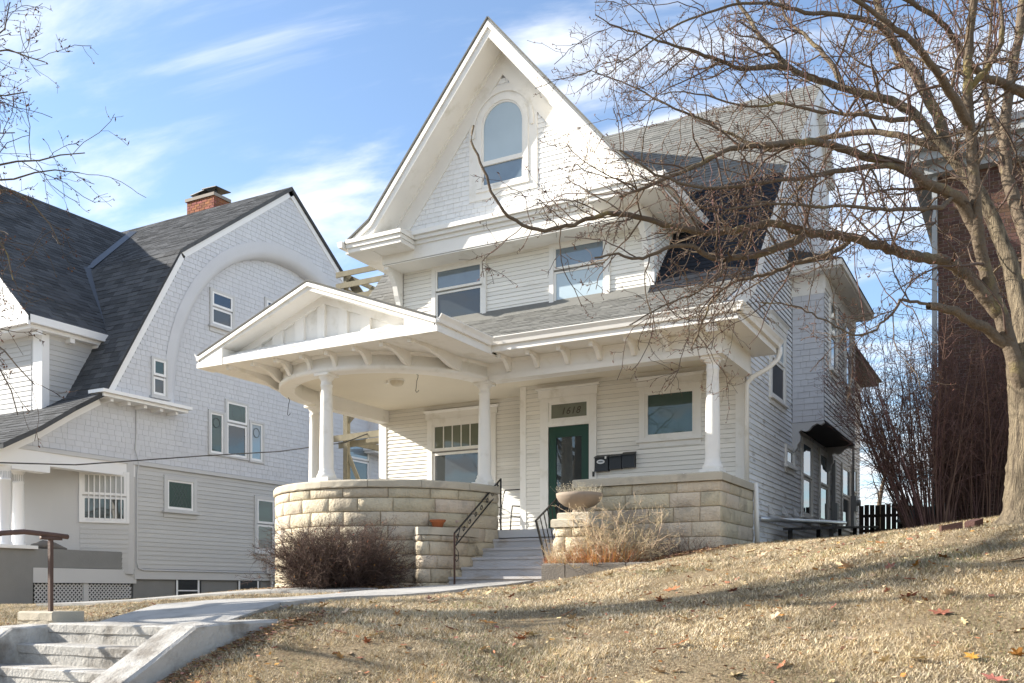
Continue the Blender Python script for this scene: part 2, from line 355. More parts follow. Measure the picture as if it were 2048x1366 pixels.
# many thin tubes at once: P (N,K,3) paths, Rr (N,K) radii
def tubes(P, Rr, S=3):
    P = np.asarray(P, float); Rr = np.asarray(Rr, float); n, k, _ = P.shape
    T = np.empty_like(P); T[:, 1:-1] = P[:, 2:] - P[:, :-2]; T[:, 0] = P[:, 1] - P[:, 0]; T[:, -1] = P[:, -1] - P[:, -2]
    T /= np.linalg.norm(T, axis=2, keepdims=True) + 1e-9
    ref = np.where(np.abs(T[:, :1, 2:3]) < .8, np.array([[[0., 0., 1.]]]), np.array([[[1., 0., 0.]]])); A = np.cross(T, ref); A /= np.linalg.norm(A, axis=2, keepdims=True) + 1e-9; B = np.cross(T, A)
    ang = np.arange(S) * 2 * np.pi / S
    V = P[:, :, None, :] + Rr[:, :, None, None] * (A[:, :, None, :] * np.cos(ang)[None, None, :, None] + B[:, :, None, :] * np.sin(ang)[None, None, :, None])
    idx = np.arange(n * k * S).reshape(n, k, S); a = idx[:, :-1, :]; b = idx[:, 1:, :]
    F = np.stack([a, np.roll(a, -1, 2), np.roll(b, -1, 2), b], -1).reshape(-1, 4)
    return V.reshape(-1, 3), F
class Tubes:
    def __init__(s): s.V = []; s.F = []; s.n = 0
    def add(s, P, Rr, S=3):
        V, F = tubes(P, Rr, S); s.V.append(V); s.F.append(F + s.n); s.n += len(V)
    def raw(s, V, F): s.V.append(np.asarray(V)); s.F.append(np.asarray(F) + s.n); s.n += len(V)
    def build(s, name, m, parent, smooth=False, **k): 
        return meshobj(name, np.concatenate(s.V), np.concatenate(s.F), m, parent, smooth, **k)
# ------------------------------------------------------------------ terrain
CP = [(x, y, z) for x in (-30, -22, -15, -8, -3, 2, 8, 15) for y, z in ((3.3, -1.5), (1, -1.58), (-6, -1.62))]
CP += [(-22, 6.3, -.55), (-15, 6.3, -.42), (-8.1, 6.2, -.345), (-7, 6, -.33), (-5.8, 6.2, -.36), (-3.1, 5.7, -.64), (-3.8, 7, -.33), (-4.65, 8.5, -.14), (-5.5, 10, -.03), (-6.6, 12, .03),
       (-1.55, 6, -.6), (-2.1, 8, -.08), (-2.6, 10, .22), (-3.1, 12, .43), (-3.65, 14, .60), (0, 6.2, -.54), (0, 8, .1), (0, 9.4, .45), (-.2, 10.7, .66), (3, 10.7, .85), (3, 6.2, -.45), (8, 12, 1), (8, 6, -.4), (-1.05, 12, .70), (-.9, 10, .5),
       (-7.7, 9.5, -.14), (-8.2, 13.8, .02), (-9, 14.2, .03), (-13.9, 15, .03), (-11.4, 13.4, .02), (-10.5, 12.5, 0), (-13, 12, -.13), (-14, 9.1, -.37), (-16, 13, -.27), (-15.5, 17, -.05), (-23, 19.1, -.25), (-23, 21.6, -.13), (-23, 25, .08), (-23, 15.9, -.40), (-23, 11.5, -.45), (-18, 14, -.30), (-18, 19, -.08),
       (-7.0, 13.9, .13), (-5.05, 13.9, .44), (-5.07, 11, .09), (-5.76, 12.5, .12), (-4.2, 11, .23), (-4.57, 15.6, .70), (-6, 13.9, .265), (-4.4, 17.6, .85), (-3.8, 20, 1.0), (-4.2, 25, 1.36), (-3.5, 27, 1.46), (0, 20, 1.15), (-2.2, 23.8, 1.3), (-2.1, 16, .84), (-2.65, 20, 1.07), (-1.4, 16, .93), (6, 25, 1.6), (-10, 34, 1.2), (-18, 30, .6), (-27, 22, -.2), (-27, 13, -.5), (10, 38, 1.8), (-30, 38, .6), (-9, 20, .5), (-13, 22, .4)]
CP = np.array(CP); _x = CP[:, :2]; _n = len(CP)
def _phi(r2): return np.where(r2 > 1e-12, .5 * r2 * np.log(np.maximum(r2, 1e-12)), 0)
_A = np.zeros((_n + 3, _n + 3)); _d = ((_x[:, None] - _x[None]) ** 2).sum(-1); _A[:_n, :_n] = _phi(_d) + np.eye(_n) * .01; _A[:_n, _n] = 1; _A[:_n, _n + 1:] = _x; _A[_n, :_n] = 1; _A[_n + 1:, :_n] = _x.T
_w = np.linalg.solve(_A, np.concatenate([CP[:, 2], np.zeros(3)]))
def gzn(x, y):
    x = np.clip(np.asarray(x, float), -28, 13); y = np.clip(np.asarray(y, float), -5, 38); q = np.stack([x.ravel(), y.ravel()], 1); o = np.empty(len(q))
    for i in range(0, len(q), 20000):
        s = q[i:i + 20000]; o[i:i + 20000] = _phi(((s[:, None] - _x[None]) ** 2).sum(-1)) @ _w[:_n] + _w[_n] + s @ _w[_n + 1:]
    xx, yy = q[:, 0], q[:, 1]; st = -.30 - np.clip((5.9 - yy) / .3, 0, 8) * .1715 - .1
    ins = (xx > -8.1) & (xx < -6.0) & (yy > 3.2) & (yy < 5.7); o = np.where(ins, np.minimum(o, st), o)
    o = np.where(yy < 3.3, np.minimum(o, -1.5), o)
    return o.reshape(x.shape)
def gz(x, y): return float(gzn(np.array([x]), np.array([y]))[0])
def lines(lo, hi, st, far):
    a = list(np.arange(lo, hi + 1e-6, st)); s = st; l = lo; h = hi
    while h < far: s *= 1.45; h += s; l -= s; a = [l] + a + [h]
    return np.array(a)
gx = lines(-24, 5, .22, 900); gy = lines(2, 20, .22, 900); GX, GY = np.meshgrid(gx, gy); GZ = gzn(GX, GY)
GZ = GZ + .018 * np.sin(GX * 2.1 + 1.3 * np.sin(GY * 1.7)) * np.sin(GY * 2.4) * ((GY > 3.6)) * (GX > -5.5)
nx, ny = len(gx), len(gy); ii = np.arange(nx * ny).reshape(ny, nx)
F = np.stack([ii[:-1, :-1], ii[:-1, 1:], ii[1:, 1:], ii[1:, :-1]], -1).reshape(-1, 4)
t_ = np.clip((GY - 5.9) / 8, 0, 1); wk_ = (GY > 5.7) & (GY < 14.2) & (GX > -7.85 - 1.4 * t_) & (GX < -6.4 - .9 * t_) | ((GX < -9.3) & (GX > -15.8) & (np.abs(GY - (12.08 - .092 * (-9.4 - GX))) < .42)); GZ = GZ - .07 * wk_
meshobj('ground', np.stack([GX, GY, GZ], -1).reshape(-1, 3), [tuple(q) for q in F.tolist()], 'lawn', None, True, (0, 0, 0), kind='structure')
MB().box(-60, 40, 1.7, 3.3, -1.62, -1.455).build('sidewalk', 'conc', kind='structure')
MB().box(-120, 100, -9, .2, -1.75, -1.60).box(-120, 100, .2, .36, -1.75, -1.46).build('road', 'asphalt', kind='structure')
# front walk: slabs laid on the ground
walk = bpy.data.objects.new('front_walk', None); COL.objects.link(walk); walk['kind'] = 'structure'; ORG[walk.name] = Vector((0, 0, 0))
def slab(pts, th=.12, lift=.055):
    m = MB(); top = [(x, y, gz(x, y) + lift) for x, y in pts]; m.prism([(x, y, z - th) for x, y, z in top], (0, 0, th)); m.build('slab', 'conc', walk)
L0, L1 = Vector((-7.95, 5.9)), Vector((-9.35, 13.9)); R0, R1 = Vector((-6.3, 5.9)), Vector((-7.2, 13.9))
for i in range(7):
    a, b = i / 7 + (.001 if i else 0), (i + 1) / 7 - .001
    slab([L0.lerp(L1, a), R0.lerp(R1, a), R0.lerp(R1, b), L0.lerp(L1, b)])
for i in range(5):
    x0 = -9.4 - i * 1.3; yc = 11.6 - .12 * i; slab([(x0 - 1.29, yc - .12), (x0, yc), (x0, yc + 1.0), (x0 - 1.29, yc + .88)])
# public steps with cheek walls
ps = thing('concrete_steps', (-7.1, 4.6, -1.5), 'cracked concrete steps leading up from the sidewalk to the lawn', 'steps')
def rough_box(x0, x1, y0, y1, z0, z1, nx=14, amp=.004):
    m = MB(); 
    for i in range(nx):
        a = x0 + (x1 - x0) * i / nx; b = x0 + (x1 - x0) * (i + 1) / nx
        m.v += []; 
    V = []; F = []
    for i in range(nx + 1):
        x = x0 + (x1 - x0) * i / nx; j = lambda: RN.uniform(-amp, amp)
        V += [(x, y0 + j() + .02, z0), (x, y0 + j() + .012, z1 - .09 + j()), (x, y0 + j(), z1 - .08 + j()), (x, y0 + j() - .002, z1 - .012 + j() * .5), (x, y0 + .02 + j(), z1 + j() * .3), (x, y1, z1), (x, y1, z0)]
    for i in range(nx):
        for k in range(7): F.append((i * 7 + k, (i + 1) * 7 + k, (i + 1) * 7 + (k + 1) % 7, i * 7 + (k + 1) % 7))
    F += [tuple(range(7)), tuple(range(nx * 7, nx * 7 + 7))]
    return m.add(V, F)
for k in range(7):
    z = -.30 - .1715 * k; y = 5.56 - .3 * k
    rough_box(-7.86, -6.25, y, y + (.5 if k == 0 else .36), z - .26, z, 16).build('step', 'conc_old', ps)
def cheek(x0, x1, yt, y1, zt):
    pr = [(y1, zt), (yt, zt - .02), (yt - 1.95, zt - .02 - 1.12), (yt - 1.95, -1.62), (y1, -1.62)]
    m = MB(); n = 10; V = []; F = []
    up = [(y1, zt), (yt + .35, zt - .005), (yt, zt - .02)] + [(yt - 1.95 * i / 8, zt - .02 - 1.12 * i / 8) for i in range(1, 9)]
    for x, c in ((x0, 0), (x0 + .025, 1), (x1 - .03, 1), (x1, 0)):
        V += [(x, y, z + (-.02 + RN.uniform(-.006, .004) if not c else RN.uniform(-.005, .005))) for y, z in up]
    q = len(up)
    for r in range(3):
        for i in range(q - 1): F.append((r * q + i, (r + 1) * q + i, (r + 1) * q + i + 1, r * q + i + 1))
    b = len(V)
    V += [(x0, y, z - .9) for y, z in up] + [(x1, y, z - .9) for y, z in up]
    for i in range(q - 1): F += [(i, i + 1, b + i + 1, b + i), (3 * q + i + 1, 3 * q + i, b + q + i, b + q + i + 1)]
    F += [(0, b, b + q, 3 * q), (q - 1, 4 * q - 1, b + 2 * q - 1, b + q - 1)]
    F[-2] = (0, q, 2 * q, 3 * q, b + q, b); F[-1] = (q - 1, b + q - 1, b + 2 * q - 1, 4 * q - 1, 3 * q - 1, 2 * q - 1)
    return m.add(V, F)
cheek(-6.28, -5.9, 5.50, 6.45, -.265).build('cheek_wall', 'conc_old', ps)
cheek(-8.24, -7.86, 5.22, 5.85, -.31).build('cheek_wall', 'conc_old', ps)
rb = rough_box(-8.42, -7.92, 5.64, 5.98, -.40, -.20, 6, .006); rb.build('concrete_block', 'limecap', None, label='pale stone block at the foot of the rusty handrail post', category='block')
hr = thing('handrail', (-8.12, 5.77, -.2), 'rusty iron handrail with bent end on a stone block', 'handrail')
m = MB(); m.bar((-8.12, 5.77, -.215), (-8.12, 5.77, .48), .035, .035); m.build('post', 'rust', hr)
m = MB(); m.tube([(-8.12, 5.95, .51), (-8.12, 5.8, .52), (-8.12, 5.5, .535), (-8.12, 5.28, .51), (-8.12, 5.08, .42), (-8.12, 4.85, .25), (-8.12, 4.4, -.04), (-8.12, 4.0, -.27)], .024, 10); m.bar((-8.12, 5.67, .488), (-8.12, 5.88, .488), .04, .03); m.build('rail', 'rust', hr, True)
MB().bar((-8.12, 4.05, -1.32), (-8.12, 4.05, -.24), .035, .035).build('post', 'rust', hr)

# ------------------------------------------------------------------ main house
H = thing('house', (-9.2, 18, .3), 'white clapboard house with steep front gable and rounded stone porch', 'house')
YW, YL, FZ = 17.6, 18.45, 1.15
XC, YC = -11.4, 15.9
ZS = [1.84, 1.66, 1.41, 1.155, .90, .645, .39, .135, -.12]
def window(pl, u0, u1, z0, z1, gm, tr=.115, head=None, sill=True, meet=None, cols=0, gm2=None, cm='white', sm='white', root=None, depth=.05, sash=.055, zrail=None, name='window'):
    root = root or H
    m = MB(); m.pbox(pl, u0, u0 + tr, z0, z1, 0, depth); m.pbox(pl, u1 - tr, u1, z0, z1, 0, depth); m.pbox(pl, u0 + tr, u1 - tr, z1 - tr, z1, 0, depth - .002); m.pbox(pl, u0 + tr, u1 - tr, z0, z0 + .05, 0, depth - .002)
    o = m.build(name, cm, root); a, b, c, d = u0 + tr, u1 - tr, z0 + .05, z1 - tr
    if head:
        h = MB(); h.pbox(pl, u0 - .04, u1 + .04, z1 + .002, z1 + head, 0, depth + .015)
        e = .05; V = [pl(u0 - .04, z1 + head, 0), pl(u1 + .04, z1 + head, 0), pl(u1 + .04, z1 + head, depth + .015), pl(u0 - .04, z1 + head, depth + .015), pl(u0 - .04 - e, z1 + head + .055, 0), pl(u1 + .04 + e, z1 + head + .055, 0), pl(u1 + .04 + e, z1 + head + .055, depth + .06), pl(u0 - .04 - e, z1 + head + .055, depth + .06)]
        h.hexa(V); h.build('header', cm, o)
    if sill:
        s = MB(); s.pbox(pl, u0 - .05, u1 + .05, z0 - .045, z0 - .001, 0, depth + .05); s.pbox(pl, u0, u1, z0 - .15, z0 - .046, 0, depth - .015); s.build('sill', cm, o)
    parts = [(c, d, gm)]
    if meet: parts = [(c, meet - .02, gm2 or gm), (meet + .02, d, gm)]
    for i, (p, q, g) in enumerate(parts):
        k = .012 if i else .0
        s = MB(); S = sash
        s.pbox(pl, a, a + S, p, q, .0, .028 + k); s.pbox(pl, b - S, b, p, q, .0, .028 + k); s.pbox(pl, a + S, b - S, p, p + S, .0, .026 + k); s.pbox(pl, a + S, b - S, q - S * .8, q, .0, .026 + k)
        if cols and i == len(parts) - 1:
            for j in range(1, cols):
                x = a + S + (b - a - 2 * S) * j / cols; s.pbox(pl, x - .011, x + .011, p + S, q - S * .8, .006, .024 + k)
        s.build('sash', sm, o)
        MB().pbox(pl, a + S - .004, b - S + .004, p + S - .004, q - S * .8 + .004, -.01, .011 + k).build('pane', g, o)
    return o
# bodies
b = MB(); b.box(-9.43, -4.69, YW, 31, -.4, 5.3); b.box(-13.69, -9.43, YL, 31, -.4, 5.3)
b.prism([(-13.66, 17.62, 4.5), (-13.66, 17.62, 5.55), (-13.66, 19.95, 8.4), (-13.66, 24, 12.2), (-13.66, 25.5, 10.8), (-13.66, 25.5, 4.5)], (8.92, 0, 0)); b.box(-13.4, -4.74, 25.5, 31.5, 4.5, 6.4)
b.build('wall_core', 'clap', H)
fw = MB().box(-9.425, -4.70, YW - .002, YW + .05, FZ, 4.26).build('front_wall', 'gapshade_w', H)
P1, P2 = PF(YW), PF(YL)
holesF = [(-8.95, -7.68, 1.1, 4.16), (-6.77, -5.52, 2.78, 4.155)]
pieces('clapboard', H, fw, courses(P1, FZ, 4.26, .09, lambda z: [(-9.29, -4.86)], holesF, .022), 'clap')
lw = MB().box(-13.68, -9.44, YL - .002, YL + .05, FZ, 4.26).build('window_wall', 'gapshade_w', H)
pieces('clapboard', H, lw, courses(P2, FZ, 4.26, .09, lambda z: [(-13.5, -9.42)], [(-12.32, -10.49, 1.6, 4.13)], .022), 'clap')
MB().pbox(P1, -9.43, -9.29, FZ, 4.26, -.85, .028).pbox(P1, -4.86, -4.69, .6, 4.26, -.05, .03).pbox(P2, -13.72, -13.5, FZ, 4.26, -.3, .03).build('corner_board', 'white', H)
# door
d = MB(); d.pbox(P1, -8.95, -8.76, FZ, 3.95, 0, .055); d.pbox(P1, -7.84, -7.68, FZ, 3.95, 0, .055); d.pbox(P1, -8.76, -7.84, 3.36, 3.47, 0, .05); d.pbox(P1, -8.76, -7.84, 3.86, 3.95, 0, .05)
d.pbox(P1, -8.98, -7.65, 3.952, 4.12, 0, .07); d.pbox(P1, -9.03, -7.60, 4.121, 4.165, 0, .11)
df = d.build('door_frame', 'white', H)
t = MB(); t.pbox(P1, -8.76, -8.70, 3.47, 3.86, 0, .03); t.pbox(P1, -7.90, -7.84, 3.47, 3.86, 0, .03); t.pbox(P1, -8.70, -7.90, 3.47, 3.53, 0, .028); t.pbox(P1, -8.70, -7.90, 3.815, 3.86, 0, .028); t.build('transom_frame', 'white', df)
MB().pbox(P1, -8.71, -7.89, 3.52, 3.82, -.01, .012).build('transom_pane', 'pane_transom', df)
text('1618', 'house_number', df, 'gold', (-8.27, YW - .0135, 3.60), (1, 0, 0), (0, 0, 1), .20, .28, .001, 1.12)
g = MB(); g.pbox(P1, -8.75, -8.58, FZ + .02, 3.35, 0, .035); g.pbox(P1, -8.01, -7.85, FZ + .02, 3.35, 0, .035); g.pbox(P1, -8.58, -8.01, 3.13, 3.35, 0, .034); g.pbox(P1, -8.58, -8.01, FZ + .02, 1.5, 0, .034)
dr = g.build('door', 'green', H); MB().pbox(P1, -8.59, -8.0, 1.49, 3.14, -.01, .018).build('door_pane', 'pane', dr)
MB().pbox(P1, -7.99, -7.94, 2.05, 2.2, .035, .05).pbox(P1, -7.985, -7.945, 2.1, 2.115, .05, .09).build('door_handle', 'black', dr)
MB().pbox(P1, -7.755, -7.715, 2.28, 2.38, .055, .075).build('doorbell', 'black', H)
window(P1, -6.77, -5.52, 2.93, 3.97, 'pane_green', .12, .13, zrail=None)
m = MB()
for i in range(22): m.pbox(P1, -6.6 + i * .0415, -6.575 + i * .0415, 3.985, 4.0, .065, .08)
m.build('dentil_strip', 'white', H)
wv = window(P2, -12.32, -10.49, 1.75, 3.95, 'pane_olive', .13, .13, meet=3.18, cols=6, gm2='pane', sash=.07)
# second floor block
blk = MB().box(-12.54, -6.48, YW, 22, 4.6, 7.4).build('upper_wall', 'gapshade_w', H)
pieces('clapboard', H, blk, courses(P1, 5.3, 7.15, .088, lambda z: [(-12.42, -6.60)], [(-11.64, -10.25, 5.68, 7.3), (-8.74, -7.39, 5.68, 7.3)], .016), 'clap')
MB().pbox(P1, -12.56, -12.42, 5.2, 7.15, -.06, .026).pbox(P1, -6.60, -6.46, 5.2, 7.15, -.06, .026).build('corner_board', 'white', H)
P3 = PX(-6.48); pieces('clapboard', H, blk, courses(P3, 5.6, 7.4, .088, lambda z: [(17.64, max(17.7, 17.4 + (z - 5.75) * .871 + .12))], (), .016), 'clap')
window(P1, -11.64, -10.25, 5.83, 7.14, 'pane_sky', .1, None, True, 6.56, gm2='pane', sash=.05)
window(P1, -8.74, -7.39, 5.83, 7.14, 'pane_sky', .1, None, True, 6.56, gm2='pane_blind', sash=.05)
# attic gable: jetty, cornice, returns, wall, rakes
XG = -9.53
b = MB(); b.box(XG - 3.0, XG + 3.0, 17.0, 17.62, 7.14, 7.5); b.prism([(XG - 3.0, 17.03, 7.45), (XG + 3.0, 17.03, 7.45), (XG + .05, 17.03, 11.0), (XG - .05, 17.03, 11.0)], (0, 5.5, 0)); gw = b.build('gable_wall', 'gapshade_w', H)
m = MB(); m.box(XG - 3.02, XG + 3.02, 16.975, 16.998, 7.15, 7.44); m.box(XG - 3.02, XG - 3.0, 17.0, 17.6, 7.13, 7.44); m.box(XG + 3.0, XG + 3.02, 17.0, 17.6, 7.13, 7.44); m.build('frieze_board', 'white', H); MB().box(XG - 2.99, XG + 2.99, 16.99, 17.61, 7.12, 7.139).build('soffit', 'white', H)
m = MB()
for i, (y, z0, z1) in enumerate(((16.94, 7.44, 7.52), (16.88, 7.522, 7.60), (16.82, 7.602, 7.69))): m.box(XG - 2.25, XG + 2.25, y, 17.02, z0, z1)
m.hexa([(XG - 2.2, 16.84, 7.69), (XG + 2.2, 16.84, 7.69), (XG + 2.2, 17.03, 7.69), (XG - 2.2, 17.03, 7.69), (XG - 2.2, 16.84, 7.70), (XG + 2.2, 16.84, 7.70), (XG + 2.2, 17.03, 7.76), (XG - 2.2, 17.03, 7.76)]); m.build('cornice', 'white', H)
for s in (-1, 1):
    m = MB(); a, c = sorted((XG + s * 2.15, XG + s * 3.55)); m.box(a, c, 16.44, 17.05, 7.34, 7.43); m.box(a - .0 - (.02 if s > 0 else 0), c + (.02 if s < 0 else 0), 16.40, 17.0, 7.432, 7.52); m.box(a - (.05 if s > 0 else 0), c + (.05 if s < 0 else 0), 16.36, 17.0, 7.522, 7.60)
    m.hexa([(a, 16.36, 7.60), (c, 16.36, 7.60), (c, 17.05, 7.60), (a, 17.05, 7.60), (a, 16.38, 7.61), (c, 16.38, 7.61), (c, 17.05, 7.74), (a, 17.05, 7.74)]); m.build('cornice_return', 'white', H)
    # soffit and gutter running back along the eave
    m = MB(); a, c = sorted((XG + s * 2.98, XG + s * 3.62)); m.box(a, c, 16.46, 19.4, 7.33, 7.36); m.build('soffit', 'white', H)
    m = MB(); a = XG + s * 3.6; b2 = XG + s * 3.74; x0, x1 = sorted((a, b2)); m.hexa([(x0 + (.04 if s < 0 else 0), 16.3, 7.43), (x1 - (.04 if s > 0 else 0), 16.3, 7.43), (x1 - (.04 if s > 0 else 0), 19.6, 7.43), (x0 + (.04 if s < 0 else 0), 19.6, 7.43), (x0, 16.3, 7.56), (x1, 16.3, 7.56), (x1, 19.6, 7.56), (x0, 19.6, 7.56)]); m.build('gutter', 'white', H)
    # roof slope with flared foot
    pr = [(0, 11.42), (2.95, 7.93), (3.60, 7.52), (3.55, 7.40), (2.85, 7.66), (0, 11.05)]
    m = MB(); m.prism([(XG + s * x, 16.42, z) for x, z in pr], (0, 6.6, 0)); rf = m.build('gable_roof', 'white', H)
    m = MB(); q = [(0, 11.44), (2.95, 7.95), (3.64, 7.535), (3.60, 7.515), (2.93, 7.915), (0, 11.40)]; m.prism([(XG + s * (x + .012), 16.38, z + .012) for x, z in q], (0, 6.6, 0)); m.build('shingle_edge', 'asph', rf)
    # rake mouldings on the face and frieze under the rake
    m = MB(); q = [(0, 11.36), (2.93, 7.87), (3.3, 7.62), (3.3, 7.56), (2.9, 7.78), (0, 11.24)]; m.prism([(XG + s * x, 16.385, z) for x, z in q], (0, .05, 0)); m.build('rake_moulding', 'white', rf)
    m = MB(); q = [(0, 11.06), (2.86, 7.66), (2.42, 7.66), (0, 10.58)]; m.prism([(XG + s * x, 16.99, z) for x, z in q], (0, .04, 0)); m.build('rake_frieze', 'white', gw)
    m = MB(); q = [(0, 11.12), (2.92, 7.66), (2.82, 7.66), (0, 10.98)]; m.prism([(XG + s * x, 16.95, z) for x, z in q], (0, .06, 0)); m.build('rake_bead', 'white', gw)
    # jetty bracket
    bx = XG + s * 2.95; prof = [(17.02, 7.14), (17.02, 7.06), (17.12, 7.04), (17.22, 6.94), (17.34, 6.78), (17.40, 6.58), (17.46, 6.46), (17.50, 6.30), (17.56, 6.26), (17.6, 6.10), (17.6, 7.14)]
    m = MB(); m.prism([(bx - .06, y, z) for y, z in prof], (.12, 0, 0)); m.build('bracket', 'white', H)
hw = lambda z: max(.02, (10.6 - z) / 1.205)
gh = [(XG - .80, XG + .80, 8.1, 10.32)]
pieces('wood_shingle', H, gw, shingles(PF(17.03), 7.76, 10.5, .1, lambda z: [(XG - hw(z), XG + hw(z))] if hw(z) > .06 else [], gh, .016, .1, .24), 'shingle_white')
PG = PF(17.03)
def archpts(r, zc, n=18): return [(XG + r * math.cos(math.pi * i / n), zc + r * math.sin(math.pi * i / n)) for i in range(n + 1)]
zs_ = 9.56
m = MB(); outer = [(XG + .8, 8.1), (XG + .8, 10.3), (XG + .76, 10.36), (XG, 10.36), (XG - .76, 10.36), (XG - .8, 10.3), (XG - .8, 8.1)]
m.pbox(PG, XG - .8, XG - .50, 8.1, 9.7, 0, .03); m.pbox(PG, XG + .50, XG + .8, 8.1, 9.7, 0, .03); m.pbox(PG, XG - .5, XG + .5, 8.1, 8.33, 0, .03)
ip = archpts(.5, zs_); op = [(min(max(x * 1 + (x - XG) * .6, XG - .8), XG + .8), min(10.36, z + (z - zs_) * .9)) for x, z in ip]
for i in range(len(ip) - 1):
    if True:
        A, Bq, C, D = ip[i], ip[i + 1], op[i + 1], op[i]; m.hexa([PG(*A, .031), PG(*Bq, .031), PG(*C, .031), PG(*D, .031), PG(*A, -.02), PG(*Bq, -.02), PG(*C, -.02), PG(*D, -.02)])
aw = m.build('arched_window', 'white', H)
def archband(r0, r1, zc, zb, w0, w1, name, mt, par):
    m = MB(); a = [(XG + r0, zb)] + archpts(r0, zc) + [(XG - r0, zb)]; b = [(XG + r1, zb)] + archpts(r1, zc) + [(XG - r1, zb)]
    for i in range(len(a) - 1): m.hexa([PG(*a[i], w1), PG(*a[i + 1], w1), PG(*b[i + 1], w1), PG(*b[i], w1), PG(*a[i], w0), PG(*a[i + 1], w0), PG(*b[i + 1], w0), PG(*b[i], w0)])
    return m.build(name, mt, par)
archband(.66, .72, zs_, 9.4, .0, .055, 'hood_mould', 'white', aw); archband(.49, .60, zs_, 8.33, .0, .05, 'casing', 'white', aw); archband(.45, .50, zs_, 8.36, 0, .028, 'sash', 'white', aw)
m = MB(); ap = [(XG + .46, 8.86)] + archpts(.46, zs_) + [(XG - .46, 8.86)]; m.prism([PG(x, z, .012) for x, z in ap], (0, .01, 0)); m.build('pane', 'pane_blind', aw)
MB().pbox(PG, XG - .46, XG + .46, 8.36, 8.80, .0, .012).build('pane', 'pane_sky', aw)
MB().pbox(PG, XG - .58, XG + .58, 8.78, 8.87, .0, .045).pbox(PG, XG - .5, XG + .5, 8.31, 8.39, 0, .03).pbox(PG, XG - .62, XG + .62, 8.25, 8.312, 0, .06).build('meeting_rail', 'white', aw)

# main roof with flared porch roof
RP = [(15.05, 4.52), (17.4, 5.75), (19.9, 8.62), (24.0, 12.40)]
m = MB()
for (y0, z0), (y1, z1) in zip([(15.15, 4.572)] + RP[1:-1], RP[1:]):
    for xa, xb in (((-14.15, -4.50),) if y0 > 16 else ((-14.0, -4.52),)): m.hexa([(xa, y0, z0 - .12), (xb, y0, z0 - .12), (xb, y1, z1 - .12), (xa, y1, z1 - .12), (xa, y0, z0), (xb, y0, z0), (xb, y1, z1), (xa, y1, z1)])
m.hexa([(-14.15, 24, 12.28), (-4.5, 24, 12.28), (-4.5, 25.7, 10.7), (-14.15, 25.7, 10.7), (-14.15, 24, 12.40), (-4.5, 24, 12.40), (-4.5, 25.7, 10.82), (-14.15, 25.7, 10.82)])
roof = m.build('main_roof', 'asph', H)
gxr = lambda z: XG + ((11.44 - z) / 1.183 if z > 7.95 else 3.0 if z < 7.45 else 3.3)
def rt(i, x0f, x1f, e=.14, tw=.31):
    (y0, z0), (y1, z1) = RP[i], RP[i + 1]; Ln = math.hypot(y1 - y0, z1 - z0)
    def sp(v):
        z = z0 + (z1 - z0) * v / Ln; a, c = x0f(z), x1f(z); return (a, c) if c > a else None
    return rooftabs((0, y0, z0), (1, 0, 0), (0, y1 - y0, z1 - z0), Ln, sp, e, tw)
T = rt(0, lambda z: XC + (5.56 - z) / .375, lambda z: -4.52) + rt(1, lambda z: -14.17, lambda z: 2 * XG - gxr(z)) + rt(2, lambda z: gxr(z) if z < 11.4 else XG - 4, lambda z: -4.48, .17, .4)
pieces('roof_shingle', H, roof, T, 'asph'); pieces('shade_shingle', H, roof, rt(1, lambda z: gxr(z), lambda z: -4.48), 'asph_shade')  # right of the gable its shadow is painted into the shingle colour
# rake boards on the right end
m = MB()
for (y0, z0), (y1, z1) in zip(RP[:-1], RP[1:]): m.hexa([(-4.68, y0 + .1, z0 - .30), (-4.49, y0 + .1, z0 - .30), (-4.49, y1 + .1, z1 - .30), (-4.68, y1 + .1, z1 - .30), (-4.68, y0, z0 - .015), (-4.49, y0, z0 - .015), (-4.49, y1, z1 - .015), (-4.68, y1, z1 - .015)])
m.hexa([(-4.68, 24, 12.0), (-4.49, 24, 12.0), (-4.49, 25.72, 10.40), (-4.68, 25.72, 10.40), (-4.68, 24, 12.38), (-4.49, 24, 12.38), (-4.49, 25.72, 10.79), (-4.68, 25.72, 10.79)])
m.build('rake_board', 'white', H)
# right side wall
PR = PX(-4.69)
def yfront(z):
    if z < 4.45: return 17.62
    for (y0, z0), (y1, z1) in zip(RP[:-1], RP[1:]):
        if z <= z1: return y0 + (z - z0) * (y1 - y0) / (z1 - z0) + .3
    return 24
sw = MB(); poly = [(17.6, .5), (17.6, 4.4), (15.5, 4.4), (15.5, 4.55), (17.6, 5.55), (19.95, 8.4), (24, 12.2), (25.5, 10.8), (25.5, 6.4), (31, 6.4), (31, .5)]
sw.prism([(-4.76, y, z) for y, z in poly], (.068, 0, 0)); side = sw.build('side_wall', 'gapshade_s', H); SHADE_GAP = .028
holesR = [(19.42, 20.8, 3.8, 5.65), (20.8, 21.66, 2.55, 3.16), (21.5, 25.6, 3.69, 7.4), (22.45, 23.65, 1.57, 3.55), (24.5, 25.75, 1.57, 3.55), (27.68, 29.05, 1.57, 3.55), (29.4, 30.3, 2.05, 3.7)]
it = courses(PR, .7, 4.42, .105, lambda z: [(17.66, 31)], holesR, .017, 5) + courses(PR, 4.42, 12.2, .105, lambda z: [(yfront(z), 31 if z < 6.3 else 23.5)], holesR, .017, 5)
pieces('clapboard', H, side, it, 'clapside'); SHADE_GAP = .022
MB().prism([(-4.69, y, z) for y, z in ((23.5, 6.5), (25.42, 6.5), (25.42, 10.85), (24.0, 12.16), (23.5, 11.72))], (.03, 0, 0)).pbox(PR, 25.42, 25.62, 6.4, 10.9, -.3, .06).build('corner_board', 'white', H)
